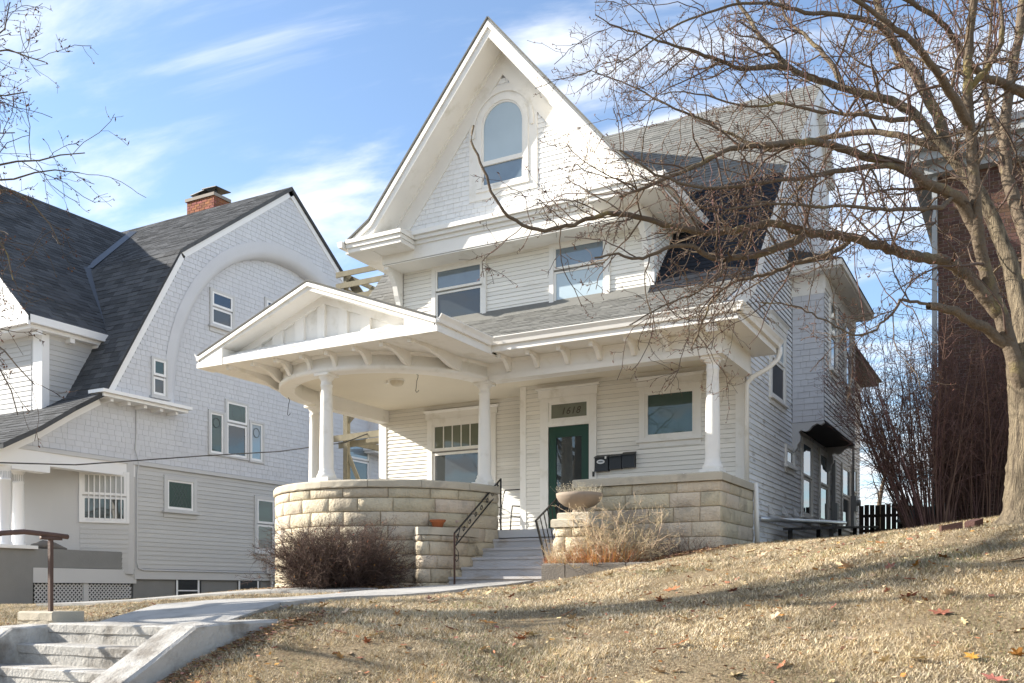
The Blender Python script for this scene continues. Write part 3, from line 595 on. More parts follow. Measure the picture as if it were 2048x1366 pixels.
window(PR, 19.42, 20.8, 3.95, 5.5, 'pane_blind', .12, .1, True, 4.75, gm2='metal_dk')
window(PR, 20.8, 21.66, 2.7, 3.16, 'pane', .09, None, True)
for a, c in ((22.45, 23.65), (24.5, 25.75), (27.68, 29.05)): window(PR, a, c, 1.72, 3.55, 'pane_sky', .1, None, True, 2.65, gm2='pane', sash=.05)
window(PR, 29.4, 30.3, 2.2, 3.7, 'pane_sky', .1, None, True, 2.9, gm2='pane', sash=.05)
# oriel bay
B0, B1, BX = 21.5, 25.6, -3.99
bb = MB().box(-4.7, BX, B0, B1, 3.69, 6.95).build('oriel_bay', 'gapshade_s', H)
pieces('wood_shingle', H, bb, shingles(PF(B0), 3.70, 6.5, .135, lambda z: [(-4.67, BX)], (), .015, .12, .3), 'nb_shingle')
MB().box(-4.69, BX + .01, B0 - .012, B0 + .1, 6.5, 6.95).build('bay_frieze', 'white', bb)
PB = PX(BX); pieces('clapboard', H, bb, courses(PB, 3.7, 6.6, .105, lambda z: [(B0 + .03, B1)], [(22.0, 22.9, 4.8, 6.55), (24.0, 24.85, 4.8, 6.55)], .017), 'clapside')
MB().pbox(PB, B0, B1, 6.6, 6.9, 0, .03).build('bay_frieze', 'white', bb)
for a, c in ((22.0, 22.9), (24.0, 24.85)): window(PB, a, c, 4.95, 6.55, 'pane_sky', .08, None, True, 5.75, gm2='pane', sash=.045, root=H)
m = MB(); m.box(-4.7, -3.6, 21.15, 25.75, 6.90, 6.94); m.box(-4.7, -3.55, 21.1, 25.8, 6.942, 7.06); m.hexa([(-4.7, 21.1, 7.06), (-3.55, 21.1, 7.06), (-3.55, 25.8, 7.06), (-4.7, 25.8, 7.06), (-4.7, 21.2, 7.42), (-4.6, 21.2, 7.42), (-4.6, 25.7, 7.42), (-4.7, 25.7, 7.42)]); br = m.build('bay_eave', 'white', bb)
m = MB(); m.hexa([(-4.7, 21.08, 7.07), (-3.53, 21.08, 7.07), (-3.53, 25.82, 7.07), (-4.7, 25.82, 7.07), (-4.7, 21.18, 7.45), (-4.6, 21.18, 7.45), (-4.6, 25.72, 7.45), (-4.7, 25.72, 7.45)]); m.build('bay_roof', 'asph_dk', br)
sc_ = [(-4.69, 3.70), (-3.99, 3.70), (-3.99, 3.66), (-4.06, 3.62), (-4.14, 3.66), (-4.24, 3.61), (-4.32, 3.52), (-4.40, 3.50), (-4.48, 3.54), (-4.53, 3.50), (-4.50, 3.40), (-4.50, 3.30), (-4.56, 3.22), (-4.57, 3.14), (-4.64, 3.06), (-4.69, 3.04)]
for y in (B0 - .005, B1 - .12): MB().prism([(x, y, z) for x, z in sc_], (0, .12, 0)).build('bracket', 'nb_trim', bb)
# rear eave glimpsed past the bay
m = MB(); m.box(-4.72, -4.2, 25.9, 31.6, 6.38, 6.5); m.hexa([(-4.72, 25.9, 6.5), (-4.1, 25.9, 6.5), (-4.1, 31.7, 6.5), (-4.72, 31.7, 6.5), (-9, 26, 8.6), (-8.9, 26, 8.6), (-8.9, 31.6, 8.6), (-9, 31.6, 8.6)]); m.build('rear_roof', 'asph', H)
# ------------------------------------------------------------------ porch of the main house
def circ(u, z, w, r): a = math.pi + u / r; return (XC + (r + w) * math.cos(a), YC + (r + w) * math.sin(a), z)
RW = 2.385
pw = MB(); pw.lathe(XC, YC, [(RW - .03, -.3), (RW - .03, 1.84), (2.08, 1.84), (2.08, .9)], 48, math.pi, 2 * math.pi); pw.box(XC - RW + .03, XC - 2.08, YC, YL, -.3, 1.84); rwall = pw.build('round_porch_wall', 'mortar', H)
LR = math.pi * RW
stonewall(lambda u, z, w: circ(u, z, w, RW), 0, LR, ZS, H, rwall, (.5, .95), .027)
stonewall(lambda u, z, w: (XC - RW - w, YL - u, z), 0, YL - YC, ZS, H, rwall, (.5, .9), .035)
def capstone(a0, a1, r0=2.07, r1=2.44, z0=1.842, z1=1.985):
    n = max(2, int((a1 - a0) * r1 / .12)); V = []; F = []
    for i in range(n + 1):
        a = a0 + (a1 - a0) * i / n; c, s_ = math.cos(a), math.sin(a)
        for r, z in ((r0, z0), (r1 - .012, z0), (r1, z0 + .02), (r1, z1 - .03), (r1 - .02, z1), (r0, z1)):
            j = RN.uniform(-.004, .004); V.append((XC + (r + j) * c, YC + (r + j) * s_, z))
    for i in range(n):
        for k in range(6): F.append((i * 6 + k, i * 6 + (k + 1) % 6, (i + 1) * 6 + (k + 1) % 6, (i + 1) * 6 + k))
    F += [tuple(range(6))[::-1], tuple(range(n * 6, n * 6 + 6))]; return (V, F, 1)
cs = []; a = math.pi
for w_ in (.22, .26, .36, .40, .36, .38, .40, .40, .36): cs.append(capstone(a + .0015, min(2 * math.pi, a + w_) - .0015)); a += w_
m = MB(); m.box(XC - 2.44, XC - 2.07, YC + .003, YL - .1, 1.842, 1.985); cs.append((m.v, m.f, 1)); pieces('cap_stone', H, rwall, cs, 'limecap')
# right porch wall
XP, YP = -4.57, 15.6
rp = MB(); rp.box(-7.17, XP - .03, YP + .03, YP + .42, -.2, 1.84); rp.box(XP - .42, XP - .03, YP + .4, YW, .2, 1.84); rp2 = rp.build('porch_wall', 'mortar', H)
stonewall(PF(YP), -7.2, XP, ZS[:-1], H, rp2, (.42, .85), .018); stonewall(PX(XP), YP, YW + .1, ZS[:-1], H, rp2, (.5, .85), .018)
stonewall(lambda u, z, w: (-7.2 - w, u, z), YP, YP + .45, ZS[:-1], H, rp2, (.45, .45), .03)
def cbox(x0, x1, y0, y1, z0, z1, c=.02):
    m = MB(); m.add([(x0, y0, z0), (x1, y0, z0), (x1, y1, z0), (x0, y1, z0), (x0, y0, z1 - c), (x1, y0, z1 - c), (x1, y1, z1 - c), (x0, y1, z1 - c), (x0 + c, y0 + c, z1), (x1 - c, y0 + c, z1), (x1 - c, y1 - c, z1), (x0 + c, y1 - c, z1)],
                   [(3, 2, 1, 0), (0, 1, 5, 4), (1, 2, 6, 5), (2, 3, 7, 6), (3, 0, 4, 7), (4, 5, 9, 8), (5, 6, 10, 9), (6, 7, 11, 10), (7, 4, 8, 11), (8, 9, 10, 11)]); return (m.v, m.f, 1)
pieces('cap_stone', H, rp2, [cbox(-7.27, -5.2, YP - .06, YP + .45, 1.842, 1.985), cbox(-5.197, XP + .05, YP - .06, YP + .45, 1.842, 1.985), cbox(XP - .42, XP + .05, YP + .453, YW + .14, 1.842, 1.98)], 'limecap')
# floor, ceiling, soffits
def roundpoly(r, y1l, xr, yf, yb, n=30):
    p = [(XC - r, YL)] + [(XC + r * math.cos(math.pi + math.pi * i / n), YC + r * math.sin(math.pi + math.pi * i / n)) for i in range(n + 1)]
    return p + [(xr, yf), (xr, yb), (-9.4, yb), (-9.4, YL)]
MB().prism([(x, y, 1.0) for x, y in roundpoly(2.1, YL, -4.75, 15.95, YW)], (0, 0, .15)).build('porch_floor', 'nb_trim', H)
MB().prism([(x, y, 4.262) for x, y in roundpoly(2.15, YL, -4.70, 15.8, YW)], (0, 0, .02)).build('porch_ceiling', 'ceil', H)
m = MB(); q = [(-14.12, 13.24), (-8.68, 13.24), (-8.68, 15.1), (-8.68, 17.3), (-14.12, 17.3)]; m.prism([(x, y, 4.305) for x, y in q], (0, 0, .03)); m.build('soffit', 'white', H)
MB().box(-8.655, -4.14, 15.08, 17.72, 4.36, 4.385).build('soffit', 'white', H)
# entablature: curved beam and straight beams
m = MB(); m.lathe(XC, YC, [(2.03, 3.97), (2.30, 3.97), (2.335, 3.985), (2.335, 4.06), (2.30, 4.085), (2.295, 4.31), (2.03, 4.31), (2.03, 3.97)], 64, math.pi, 2 * math.pi - .02); m.build('curved_beam', 'white', H, True)
m = MB(); m.lathe(XC, YC, [(2.29, 4.24), (2.34, 4.27), (2.34, 4.304)], 64, math.pi, 2 * math.pi - .02); m.build('beam_moulding', 'white', H, True)
m = MB(); m.box(-9.2, -4.58, 15.66, 15.93, 3.97, 4.36); m.box(-9.07, -4.55, 15.632, 15.66, 3.972, 4.075); m.box(-9.0, -4.56, 15.645, 15.66, 4.29, 4.355); m.build('front_beam', 'white', H)
m = MB(); m.box(-4.86, -4.58, 15.932, YW, 3.97, 4.36); m.box(-4.58, -4.55, 15.64, YW, 3.972, 4.075); m.build('side_beam', 'white', H)
MB().box(-13.70, -13.43, YC + .002, YL + .3, 3.97, 4.31).build('side_beam', 'white', H)
def column(x, y, z0=1.985, z1=3.97, r=.128):
    h = z1 - z0; prof = [(r * 1.32, z0 + .07), (r * 1.38, z0 + .085), (r * 1.38, z0 + .12), (r * 1.22, z0 + .15), (r * 1.16, z0 + .16), (r * 1.16, z0 + .19), (r * 1.03, z0 + .22)]
    for i in range(9): t = i / 8; prof.append((r * (1 - .20 * t ** 1.6), z0 + .24 + (h - .48) * t))
    q = r * .8; prof += [(q * 1.12, z1 - .22), (q * 1.12, z1 - .195), (q, z1 - .185), (q, z1 - .12), (q * 1.15, z1 - .105), (q * 1.42, z1 - .06), (q * 1.45, z1 - .045)]
    o = MB().lathe(x, y, prof, 28).build('column', 'white', H, True)
    MB().box(x - r * 1.42, x + r * 1.42, y - r * 1.42, y + r * 1.42, z0 - .004, z0 + .07).build('plinth', 'white', o); MB().box(x - r * 1.28, x + r * 1.28, y - r * 1.28, y + r * 1.28, z1 - .045, z1 + .003).build('abacus', 'white', o)
for x, y in ((XC, YC - 2.19), (XC + 2.18, YC - .16), (XC - 2.19, YC + .05), (-4.78, 15.86)): column(x, y)
# brackets under the eaves
def bracket(x, yf, y0, zt, dp=.26, th=.075):
    L = yf - y0; pr = [(y0, zt), (y0, zt - .085), (y0 + .07, zt - .09), (y0 + .09, zt - .06), (y0 + .09 + (L - .09) * .30, zt - .075), (y0 + .09 + (L - .09) * .55, zt - .13), (y0 + .09 + (L - .09) * .75, zt - .22), (yf - .05, zt - dp), (yf + .02, zt - dp), (yf + .02, zt)]
    MB().prism([(x - th / 2, y, z) for y, z in pr], (th, 0, 0)).build('bracket', 'white', H)
for x in (-13.5, -12.88, -12.31, -11.69, -11.11, -10.48, -9.88, -9.3): bracket(x, YC - math.sqrt(2.3 ** 2 - (x - XC) ** 2), 13.33, 4.305)
for x in (-8.62, -8.02, -7.4, -6.77, -6.12, -5.5, -4.87): bracket(x, 15.66, 15.22, 4.36, .25)
# gutters and fascia
def gutter(a, b, z, nrm, name='gutter', wd=.11):
    a = Vector(a); b = Vector(b); n = Vector(nrm); m = MB(); pr = [(-.01, z - .06), (wd * .45, z - .06), (wd * .62, z + .0), (wd * .9, z + .045), (wd, z + .06), (wd, z + .075), (wd - .012, z + .075), (wd * .55, z + .015), (0, z + .02)]
    P = [Vector((a.x, a.y, 0)) + n * u + Vector((0, 0, v)) for u, v in pr]; d = b - a; m.prism(P, (d.x, d.y, 0)); return m.build(name, 'white', H)
gutter((-8.70, 15.06), (-4.02, 15.06), 4.52, (0, -1, 0)); gutter((-4.12, 14.96), (-4.12, 17.78), 4.52, (1, 0, 0)); gutter((-8.66, 13.2), (-8.66, 14.95), 4.50, (1, 0, 0)); gutter((-14.14, 13.2), (-14.14, 17.3), 4.50, (-1, 0, 0))
m = MB(); m.box(-8.66, -4.13, 15.06, 15.10, 4.35, 4.535); m.box(-4.17, -4.13, 15.1, 17.75, 4.352, 4.53); m.box(-4.6, -4.13, 17.72, 17.75, 4.353, 4.47); m.build('fascia', 'white', H)
m = MB(); m.hexa([(-4.72, 15.1, 4.46), (-4.13, 15.1, 4.46), (-4.13, 17.75, 4.46), (-4.72, 17.75, 4.46), (-4.72, 15.1, 4.70), (-4.13, 15.1, 4.50), (-4.13, 17.75, 4.50), (-4.72, 17.75, 4.70)]); m.build('side_skirt_roof', 'asph', H)
# pediment over the round porch
m = MB(); m.box(-8.70, -8.66, 13.2, 15.06, 4.30, 4.48); m.box(-14.14, -14.10, 13.2, 17.3, 4.30, 4.48); m.build('fascia', 'white', H)
rise = lambda x: 5.54 - .375 * abs(x - XC)
for s in (-1, 1):
    m = MB(); m.prism([(XC, 13.2, 5.54), (XC + s * 2.72, 13.2, 5.54 - .375 * 2.72), (XC + s * 2.72, 13.2, 5.54 - .375 * 2.72 - .14), (XC, 13.2, 5.38)], (0, 4.5, 0)); pr_ = m.build('pediment_roof', 'white', H)
    m = MB(); m.prism([(XC, 13.16, 5.565), (XC + s * 2.74, 13.16, 5.565 - .375 * 2.74), (XC + s * 2.74, 13.16, 5.54 - .375 * 2.74), (XC, 13.16, 5.54)], (0, 4.54, 0)); m.build('shingle_edge', 'asph', pr_)
    m = MB(); m.prism([(XC, 13.165, 5.52), (XC + s * 2.75, 13.165, 5.52 - .375 * 2.75), (XC + s * 2.75, 13.165, 5.45 - .375 * 2.75), (XC, 13.165, 5.45)], (0, .04, 0)); m.build('rake_moulding', 'white', pr_)
    xa, xb = XC + s * 2.10, XC + s * 2.77
    m = MB(); m.prism([(xa, 13.185, 4.285), (xb, 13.185, 4.285), (xb, 13.185, rise(xb) - .13), (xa, 13.185, rise(xa) - .15)], (0, .42, 0)); m.build('pediment_return', 'white', H)
    U = (0, 1, 0); V0 = Vector((-s * 1, 0, .375)).normalized()
ty = MB(); ty.prism([(XC - 2.6, 13.66, 4.5), (XC + 2.6, 13.66, 4.5), (XC, 13.66, 5.42)], (0, .1, 0)); tym = ty.build('pediment_wall', 'white', H)
m = MB()
xs = [-13.2, -12.62, -12.36, -12.07, -11.85, -11.53, -11.36, -11.04, -10.84, -10.53, -10.33, -9.95, -9.6]
for a, c in ((-12.62, -12.36), (-12.07, -11.85), (-11.53, -11.36), (-11.04, -10.84), (-10.53, -10.33), (-13.1, -12.9), (-9.95, -9.7)):
    m = MB(); m.hexa([(a, 13.60, 4.5), (c, 13.60, 4.5), (c, 13.665, 4.5), (a, 13.665, 4.5), (a, 13.60, rise(a) - .2), (c, 13.60, rise(c) - .2), (c, 13.665, rise(c) - .2), (a, 13.665, rise(a) - .2)]); m.build('batten', 'white', tym)
for s in (-1, 1):
    m = MB(); m.prism([(XC, 13.585, 5.40), (XC + s * 2.5, 13.585, 5.40 - .375 * 2.5), (XC + s * 2.5, 13.585, 5.25 - .375 * 2.5), (XC, 13.585, 5.25)], (0, .07, 0)); m.build('rake_trim', 'white', tym)
m = MB(); m.hexa([(-13.5, 13.22, 4.30), (-9.3, 13.22, 4.30), (-9.3, 13.70, 4.30), (-13.5, 13.70, 4.30), (-13.5, 13.22, 4.405), (-9.3, 13.22, 4.405), (-9.3, 13.70, 4.66), (-13.5, 13.70, 4.66)]); pent = m.build('pent_roof', 'white', H)
pieces('wood_shingle', H, pent, rooftabs((-13.5, 13.2, 4.405), (1, 0, 0), (0, .48, .255), .52, lambda v: (.02, 4.18), .17, .16, .014), 'shingle_white')
MB().box(-13.49, -9.31, 13.19, 13.22, 4.29, 4.41).build('fascia', 'white', H)
# house steps and cheek walls
st = MB().box(-9.05, -7.35, 14.8, 16.1, -.1, .2).build('porch_steps', 'mortar', H)
for k in range(6):
    z = FZ - .183 * k; y = 16.02 - .325 * k
    x0, x1 = (-9.12, -7.30) if k < 5 else (-9.42, -7.12)
    m = MB(); m.box(x0, x1, y + .025, y + .40, z - .20, z - .045); m.box(x0, x1, y, y + .42, z - .045, z); m.build('step', 'steppaint', st)
# left low cheek wall, curved in plan
cp = [(-9.10, 16.0), (-9.10, 15.5), (-9.12, 15.0), (-9.17, 14.6), (-9.25, 14.25), (-9.36, 14.0), (-9.50, 13.93), (-9.66, 14.05), (-9.80, 14.4)]
seg = [0]
for p, q in zip(cp[:-1], cp[1:]): seg.append(seg[-1] + math.dist(p, q))
def alongp(u, z, w):
    u = max(0, min(seg[-1] - 1e-6, u)); i = max(k for k in range(len(seg) - 1) if seg[k] <= u); t = (u - seg[i]) / (seg[i + 1] - seg[i])
    x = cp[i][0] * (1 - t) + cp[i + 1][0] * t; y = cp[i][1] * (1 - t) + cp[i + 1][1] * t
    def nr(j): a = cp[max(j - 1, 0)]; b = cp[min(j + 1, len(cp) - 1)]; dx, dy = b[0] - a[0], b[1] - a[1]; l = math.hypot(dx, dy); return (-dy / l, dx / l)
    n0, n1 = nr(i), nr(i + 1); nx_, ny_ = n0[0] * (1 - t) + n1[0] * t, n0[1] * (1 - t) + n1[1] * t
    return (x + nx_ * w, y + ny_ * w, z)
core = [alongp(u, 0, -.04)[:2] for u in np.linspace(0, seg[-1], 16)] + [(-9.7, 16.0)]
lc = MB().prism([(x, y, -.2) for x, y in core], (0, 0, 1.18)).build('cheek_wall', 'mortar', H)
stonewall(alongp, .02, seg[-1], [.98, .865, .62, .38, .13, -.1], H, lc, (.32, .55), .038, back=.05)
capo = [alongp(u, 0, .035)[:2] for u in np.linspace(0, seg[-1], 20)] + [(-9.75, 15.2), (-9.6, 16.0)]
MB().prism([(x, y, .982) for x, y in capo], (0, 0, .135)).build('cap_stone', 'limecap', lc)
# right pier that carries the bowl
pr0 = MB().box(-7.07, -6.53, 14.54, 15.6, -.1, 1.08).build('stone_pier', 'mortar', H)
zp = [1.06, .90, .645, .39, .135, -.1]
stonewall(PF(14.5), -7.1, -6.5, zp, H, pr0, (.3, .4), .05); stonewall(lambda u, z, w: (-7.1 - w, u, z), 14.5, 15.58, zp, H, pr0, (.3, .5), .05); stonewall(lambda u, z, w: (-6.5 + w, u, z), 14.5, 15.58, zp, H, pr0, (.3, .5), .05)
pieces('cap_stone', H, pr0, [cbox(-7.16, -6.44, 14.44, 15.58, 1.062, 1.20), cbox(-7.08, -6.5, 14.52, 15.1, 1.202, 1.31)], 'limecap')
# planter kerb
for i, (a, c) in enumerate(((-7.10, -6.68), (-6.665, -5.62), (-5.605, -4.75))):
    V, F_, _ = cbox(a, c, 13.98, 14.22, -.1, .44, .03); meshobj('kerb_stone', V, F_, 'kerbstone', None, label=('short kerb block at the foot of the porch steps', 'long weathered kerb stone below the dry bush', 'kerb stone half sunk in the rising lawn')[i], category='kerb')
# downspout at the porch corner
m = MB(); m.tube([(-4.07, 17.70, 4.47), (-4.07, 17.70, 4.36), (-4.10, 17.66, 4.24), (-4.25, 17.58, 4.08), (-4.52, 17.48, 3.92), (-4.62, 17.46, 3.80), (-4.62, 17.46, 2.0)], .045, 10)
m.tube([(-4.50, 17.64, 1.99), (-4.48, 17.68, .85)], .045, 10); m.build('downspout', 'white', H, True)
# porch lamp, hooks
lm = thing('ceiling_lamp', (-11.3, 15.78, 4.262), 'frosted dome lamp on the rounded porch ceiling', 'lamp')
MB().lathe(-11.3, 15.78, [(.15, 4.262), (.15, 4.235), (.14, 4.23)], 24).build('lamp_base', 'white', lm, True); MB().lathe(-11.3, 15.78, [(.145, 4.235), (.14, 4.2), (.12, 4.165), (.08, 4.135), (.03, 4.122), (.002, 4.12)], 24).build('lamp_shade', 'lampglass', lm, True)
MB().tube([(-11.52, 15.74, 4.262), (-11.52, 15.74, 4.20)], .035, 10).build('sensor', 'white', lm)
for (x, y, z), L in (((-10.62, 15.5, 4.262), 'wire hook hanging from the porch ceiling near the dome lamp'), ((-13.45, 14.97, 3.97), 'wire hook hanging below the curved porch beam end')):
    pts = [(x, y, z + .002), (x, y, z - .02), (x + .03, y, z - .04), (x + .025, y, z - .08), (x, y, z - .14), (x - .02, y, z - .30), (x - .03, y, z - .34), (x - .01, y, z - .37), (x + .03, y, z - .36), (x + .045, y, z - .33)]
    MB().tube(pts, .006, 6).build('wire_hook', 'black', None, label=L, category='hook')
# mailboxes
def mailbox(x0, x1, z0, z1, lab, oval=False):
    t = thing('mailbox', ((x0 + x1) / 2, YW - .1, z0), lab, 'mailbox', 'mailboxes beside the green door')
    m = MB(); m.hexa([(x0, YW - .12, z0), (x1, YW - .12, z0), (x1, YW - .012, z0), (x0, YW - .012, z0), (x0, YW - .10, z1 - .05), (x1, YW - .10, z1 - .05), (x1, YW - .012, z1 - .03), (x0, YW - .012, z1 - .03)]); m.build('box', 'blackbox', t)
    m = MB(); m.hexa([(x0 - .006, YW - .135, z1 - .075), (x1 + .006, YW - .135, z1 - .075), (x1 + .006, YW - .012, z1 - .02), (x0 - .006, YW - .012, z1 - .02), (x0 - .006, YW - .135, z1 - .06), (x1 + .006, YW - .135, z1 - .06), (x1 + .006, YW - .012, z1), (x0 - .006, YW - .012, z1)]); m.build('lid', 'blackbox', t)
    if oval:
        c = ((x0 + x1) / 2 - .01, (z0 + z1) / 2 + .02); V = [(c[0] + .085 * math.cos(a), YW - .122 + .0, c[1] + .042 * math.sin(a)) for a in np.linspace(0, 2 * math.pi, 24, endpoint=False)]; MB().prism(V, (0, .015, 0)).build('oval_label', 'sticker', t)
        V = [(c[0] + .065 * math.cos(a), YW - .125, c[1] + .027 * math.sin(a)) for a in np.linspace(0, 2 * math.pi, 24, endpoint=False)]; MB().prism(V, (0, .002, 0)).build('label_inset', 'galv', t)
        MB().box(c[0] - .045, c[0] + .045, YW - .127, YW - .124, c[1] - .006, c[1] + .008).build('label_print', 'black', t)
        MB().box(x1 - .06, x1 - .025, YW - .137, YW - .133, z1 - .10, z1 - .05).build('sticker', 'sticker', t)
mailbox(-7.69, -7.40, 2.37, 2.71, 'black mailbox with white oval label next to the green door', True); mailbox(-7.375, -7.12, 2.40, 2.71, 'plain black mailbox in the middle of the row of three'); mailbox(-7.105, -6.84, 2.41, 2.73, 'plain black mailbox at the window end of the row of three')
# iron handrail with scrolls
ir = thing('iron_handrail', (-8.95, 15.1, .05), 'black iron handrail with scrollwork beside the porch steps', 'handrail')
A0, A1 = Vector((-8.93, 14.20, 1.00)), Vector((-9.03, 16.04, 2.15)); D0, D1 = Vector((-8.93, 14.20, .76)), Vector((-9.03, 16.04, 1.95))
MB().bar((-8.93, 14.20, .03), A0, .026, .026).build('post', 'rust', ir); MB().bar((-9.03, 16.04, 1.13), A1 + Vector((0, 0, .01)), .026, .026).build('post', 'black', ir)
MB().bar(A0, A1, .028, .02).build('top_rail', 'black', ir); MB().bar(D0, D1, .024, .014).build('lower_rail', 'black', ir)
def scroll(c, s, flip=1, r=.07):
    pts = []
    dirv = (A1 - A0).normalized()
    for i in range(18):
        a = -2.4 + i * .42; q = r * (1 - i / 22) * (.4 + .6 * i / 17); pts.append(c + dirv * (q * math.cos(a) * 1.25 * flip) + Vector((0, 0, 1)) * q * math.sin(a) * flip)
    MB().tube(pts, .0075, 5).build('scroll', 'black', ir)
for i in range(8): 
    t = (i + .5) / 8; scroll((A0.lerp(A1, t) + D0.lerp(D1, t)) / 2, 1, 1 if i % 2 else -1, .085)
for a, b_ in ((.03, .12), (.84, .95)):
    MB().bar(D0.lerp(D1, a), A0.lerp(A1, b_), .01, .012).build('brace', 'black', ir)
MB().tube([D0 + Vector((0, .02, 0)), D0 + Vector((.0, .12, -.08)), D0 + Vector((0, .14, -.2)), D0 + Vector((0, .07, -.26)), D0 + Vector((0, .02, -.20)), D0 + Vector((0, .05, -.13)), D0 + Vector((0, .09, -.16))], .007, 5).build('scroll', 'black', ir)
# leaning iron railing on the other side
lr = thing('iron_railing', (-7.34, 14.9, .45), 'leaning black iron railing with twisted balusters beside the bowl pier', 'railing')
b0, t0, b1, t1 = Vector((-7.36, 14.70, .47)), Vector((-7.40, 14.36, 1.19)), Vector((-7.34, 15.62, .98)), Vector((-7.34, 15.55, 1.88))
MB().bar(b0 - Vector((0, 0, .05)), t0, .03, .03).build('post', 'black', lr); MB().bar(b1, t1, .026, .026).build('post', 'black', lr); MB().bar(t0 - Vector((0, 0, .012)), t1, .03, .02).build('top_rail', 'black', lr); MB().bar(b0 + Vector((0, 0, .04)), b1, .024, .018).build('lower_rail', 'black', lr)
for i in range(1, 9):
    t = i / 9; p0, p1 = b0.lerp(b1, t) + Vector((0, 0, .03)), t0.lerp(t1, t); pts = [p0.lerp(p1, j / 14) for j in range(15)]
    MB().tube(pts, [.0085 if j % 2 else .0125 for j in range(15)], 5).build('baluster', 'black', lr)
# bowl planter
bo = thing('bowl_planter', (-6.79, 14.8, 1.305), 'wide shallow tan bowl planter with dry stems on the stone pier', 'planter')
MB().lathe(-6.79, 14.8, [(.06, 1.306), (.13, 1.308), (.12, 1.34), (.10, 1.385), (.16, 1.40), (.26, 1.44), (.35, 1.51), (.395, 1.59), (.40, 1.645), (.385, 1.65), (.37, 1.60)], 36).build('bowl', 'bowl', bo, True); MB().lathe(-6.79, 14.8, [(.375, 1.605), (.2, 1.62), (.002, 1.625)], 24).build('soil', 'litter', bo)
def sprigs(n, cx, cy, z, r, h0, h1, spread, rad_, K=5, up=1.0):
    a = NP.uniform(0, 2 * np.pi, n); q = r * np.sqrt(NP.uniform(0, 1, n)); h = NP.uniform(h0, h1, n); b = np.stack([cx + q * np.cos(a), cy + q * np.sin(a), np.full(n, z)], 1)
    d = np.stack([np.cos(a) * spread * (.3 + q / r), np.sin(a) * spread * (.3 + q / r), np.full(n, up)], 1) + NP.normal(0, .22, (n, 3)); d /= np.linalg.norm(d, axis=1, keepdims=True)
    t = np.linspace(0, 1, K)[None, :, None]; bend = NP.normal(0, .14, (n, 1, 3)); P = b[:, None] + d[:, None] * t * h[:, None, None] + bend * (t ** 2) * h[:, None, None] + NP.normal(0, .012, (n, K, 3)) * h[:, None, None]
    R_ = np.linspace(1, .35, K)[None] * rad_ * NP.uniform(.6, 1.3, (n, 1)); return P, R_
T_ = Tubes(); P, R_ = sprigs(420, -6.79, 14.8, 1.62, .36, .06, .20, .5, .0026); T_.add(P, R_, 3); T_.build('dry_stems', 'sage', bo, kind='stuff')
tp = P[:, -1]; n_ = len(tp); T2 = Tubes(); e_ = NP.normal(0, .006, (n_, 3)); T2.add(np.stack([tp - e_, tp, tp + e_], 1), np.tile(np.array([[.001, .0065, .001]]), (n_, 1)), 4); T2.build('seed_heads', 'sage', bo, kind='stuff')
# flower pots on the low cheek cap
fp = thing('flower_pot', (-9.38, 14.35, 1.117), 'orange terracotta flower pot on the low stone wall', 'flower pot')
MB().lathe(-9.38, 14.35, [(.002, 1.117), (.085, 1.117), (.115, 1.215), (.135, 1.22), (.14, 1.25), (.125, 1.25), (.11, 1.20), (.002, 1.19)], 24).build('pot', 'terracotta', fp, True); MB().lathe(-9.38, 14.35, [(.14, 1.235), (.147, 1.245), (.147, 1.262), (.136, 1.262)], 24).build('rim', 'terracotta', fp, True)
pt = thing('pink_planter', (-9.35, 15.1, 1.117), 'faded pink window-box planter on the low stone wall', 'planter')
m = MB(); m.hexa([(-9.46, 14.82, 1.115), (-9.28, 14.82, 1.115), (-9.24, 15.42, 1.115), (-9.42, 15.42, 1.115), (-9.49, 14.78, 1.27), (-9.25, 14.78, 1.27), (-9.21, 15.46, 1.27), (-9.45, 15.46, 1.27)]); m.build('box', 'pinkpot', pt)
m = MB(); m.hexa([(-9.50, 14.77, 1.25), (-9.24, 14.77, 1.25), (-9.20, 15.47, 1.25), (-9.46, 15.47, 1.25), (-9.50, 14.77, 1.275), (-9.24, 14.77, 1.275), (-9.20, 15.47, 1.275), (-9.46, 15.47, 1.275)]); m.build('rim', 'pinkpot', pt)
# patio chair on the porch
ch = thing('patio_chair', (-9.85, 17.8, FZ), 'metal patio chair with slatted back on the porch near the door', 'chair')
fx0, fx1, fy = -10.12, -9.60, 17.75
for x in (fx0, fx1):
    MB().tube([(x, 17.45, FZ), (x, 17.5, FZ + .42), (x, 17.55, FZ + .62), (x, 17.95, FZ + .64), (x, 18.02, FZ + .62)], .014, 8).build('side_frame', 'black', ch, True); MB().tube([(x, 17.88, FZ + .40), (x, 18.02, FZ + .62), (x, 18.14, FZ + 1.0)], .014, 8).build('back_post', 'black', ch, True); MB().tube([(x, 17.9, FZ + .4), (x, 18.08, FZ)], .014, 8).build('leg', 'black', ch, True)
MB().tube([(fx0, 18.14, FZ + 1.0), (fx0 + .03, 18.15, FZ + 1.03), (fx1 - .03, 18.15, FZ + 1.03), (fx1, 18.14, FZ + 1.0)], .014, 8).build('top_rail', 'black', ch, True)
MB().box(fx0, fx1, 17.45, 17.92, FZ + .39, FZ + .42).build('seat', 'sticker', ch)
for i in range(6):
    z = FZ + .5 + i * .078; y = 17.94 + (z - FZ - .4) * .32; MB().box(fx0 + .012, fx1 - .012, y, y + .014, z, z + .06).build('back_slat', 'sticker', ch)
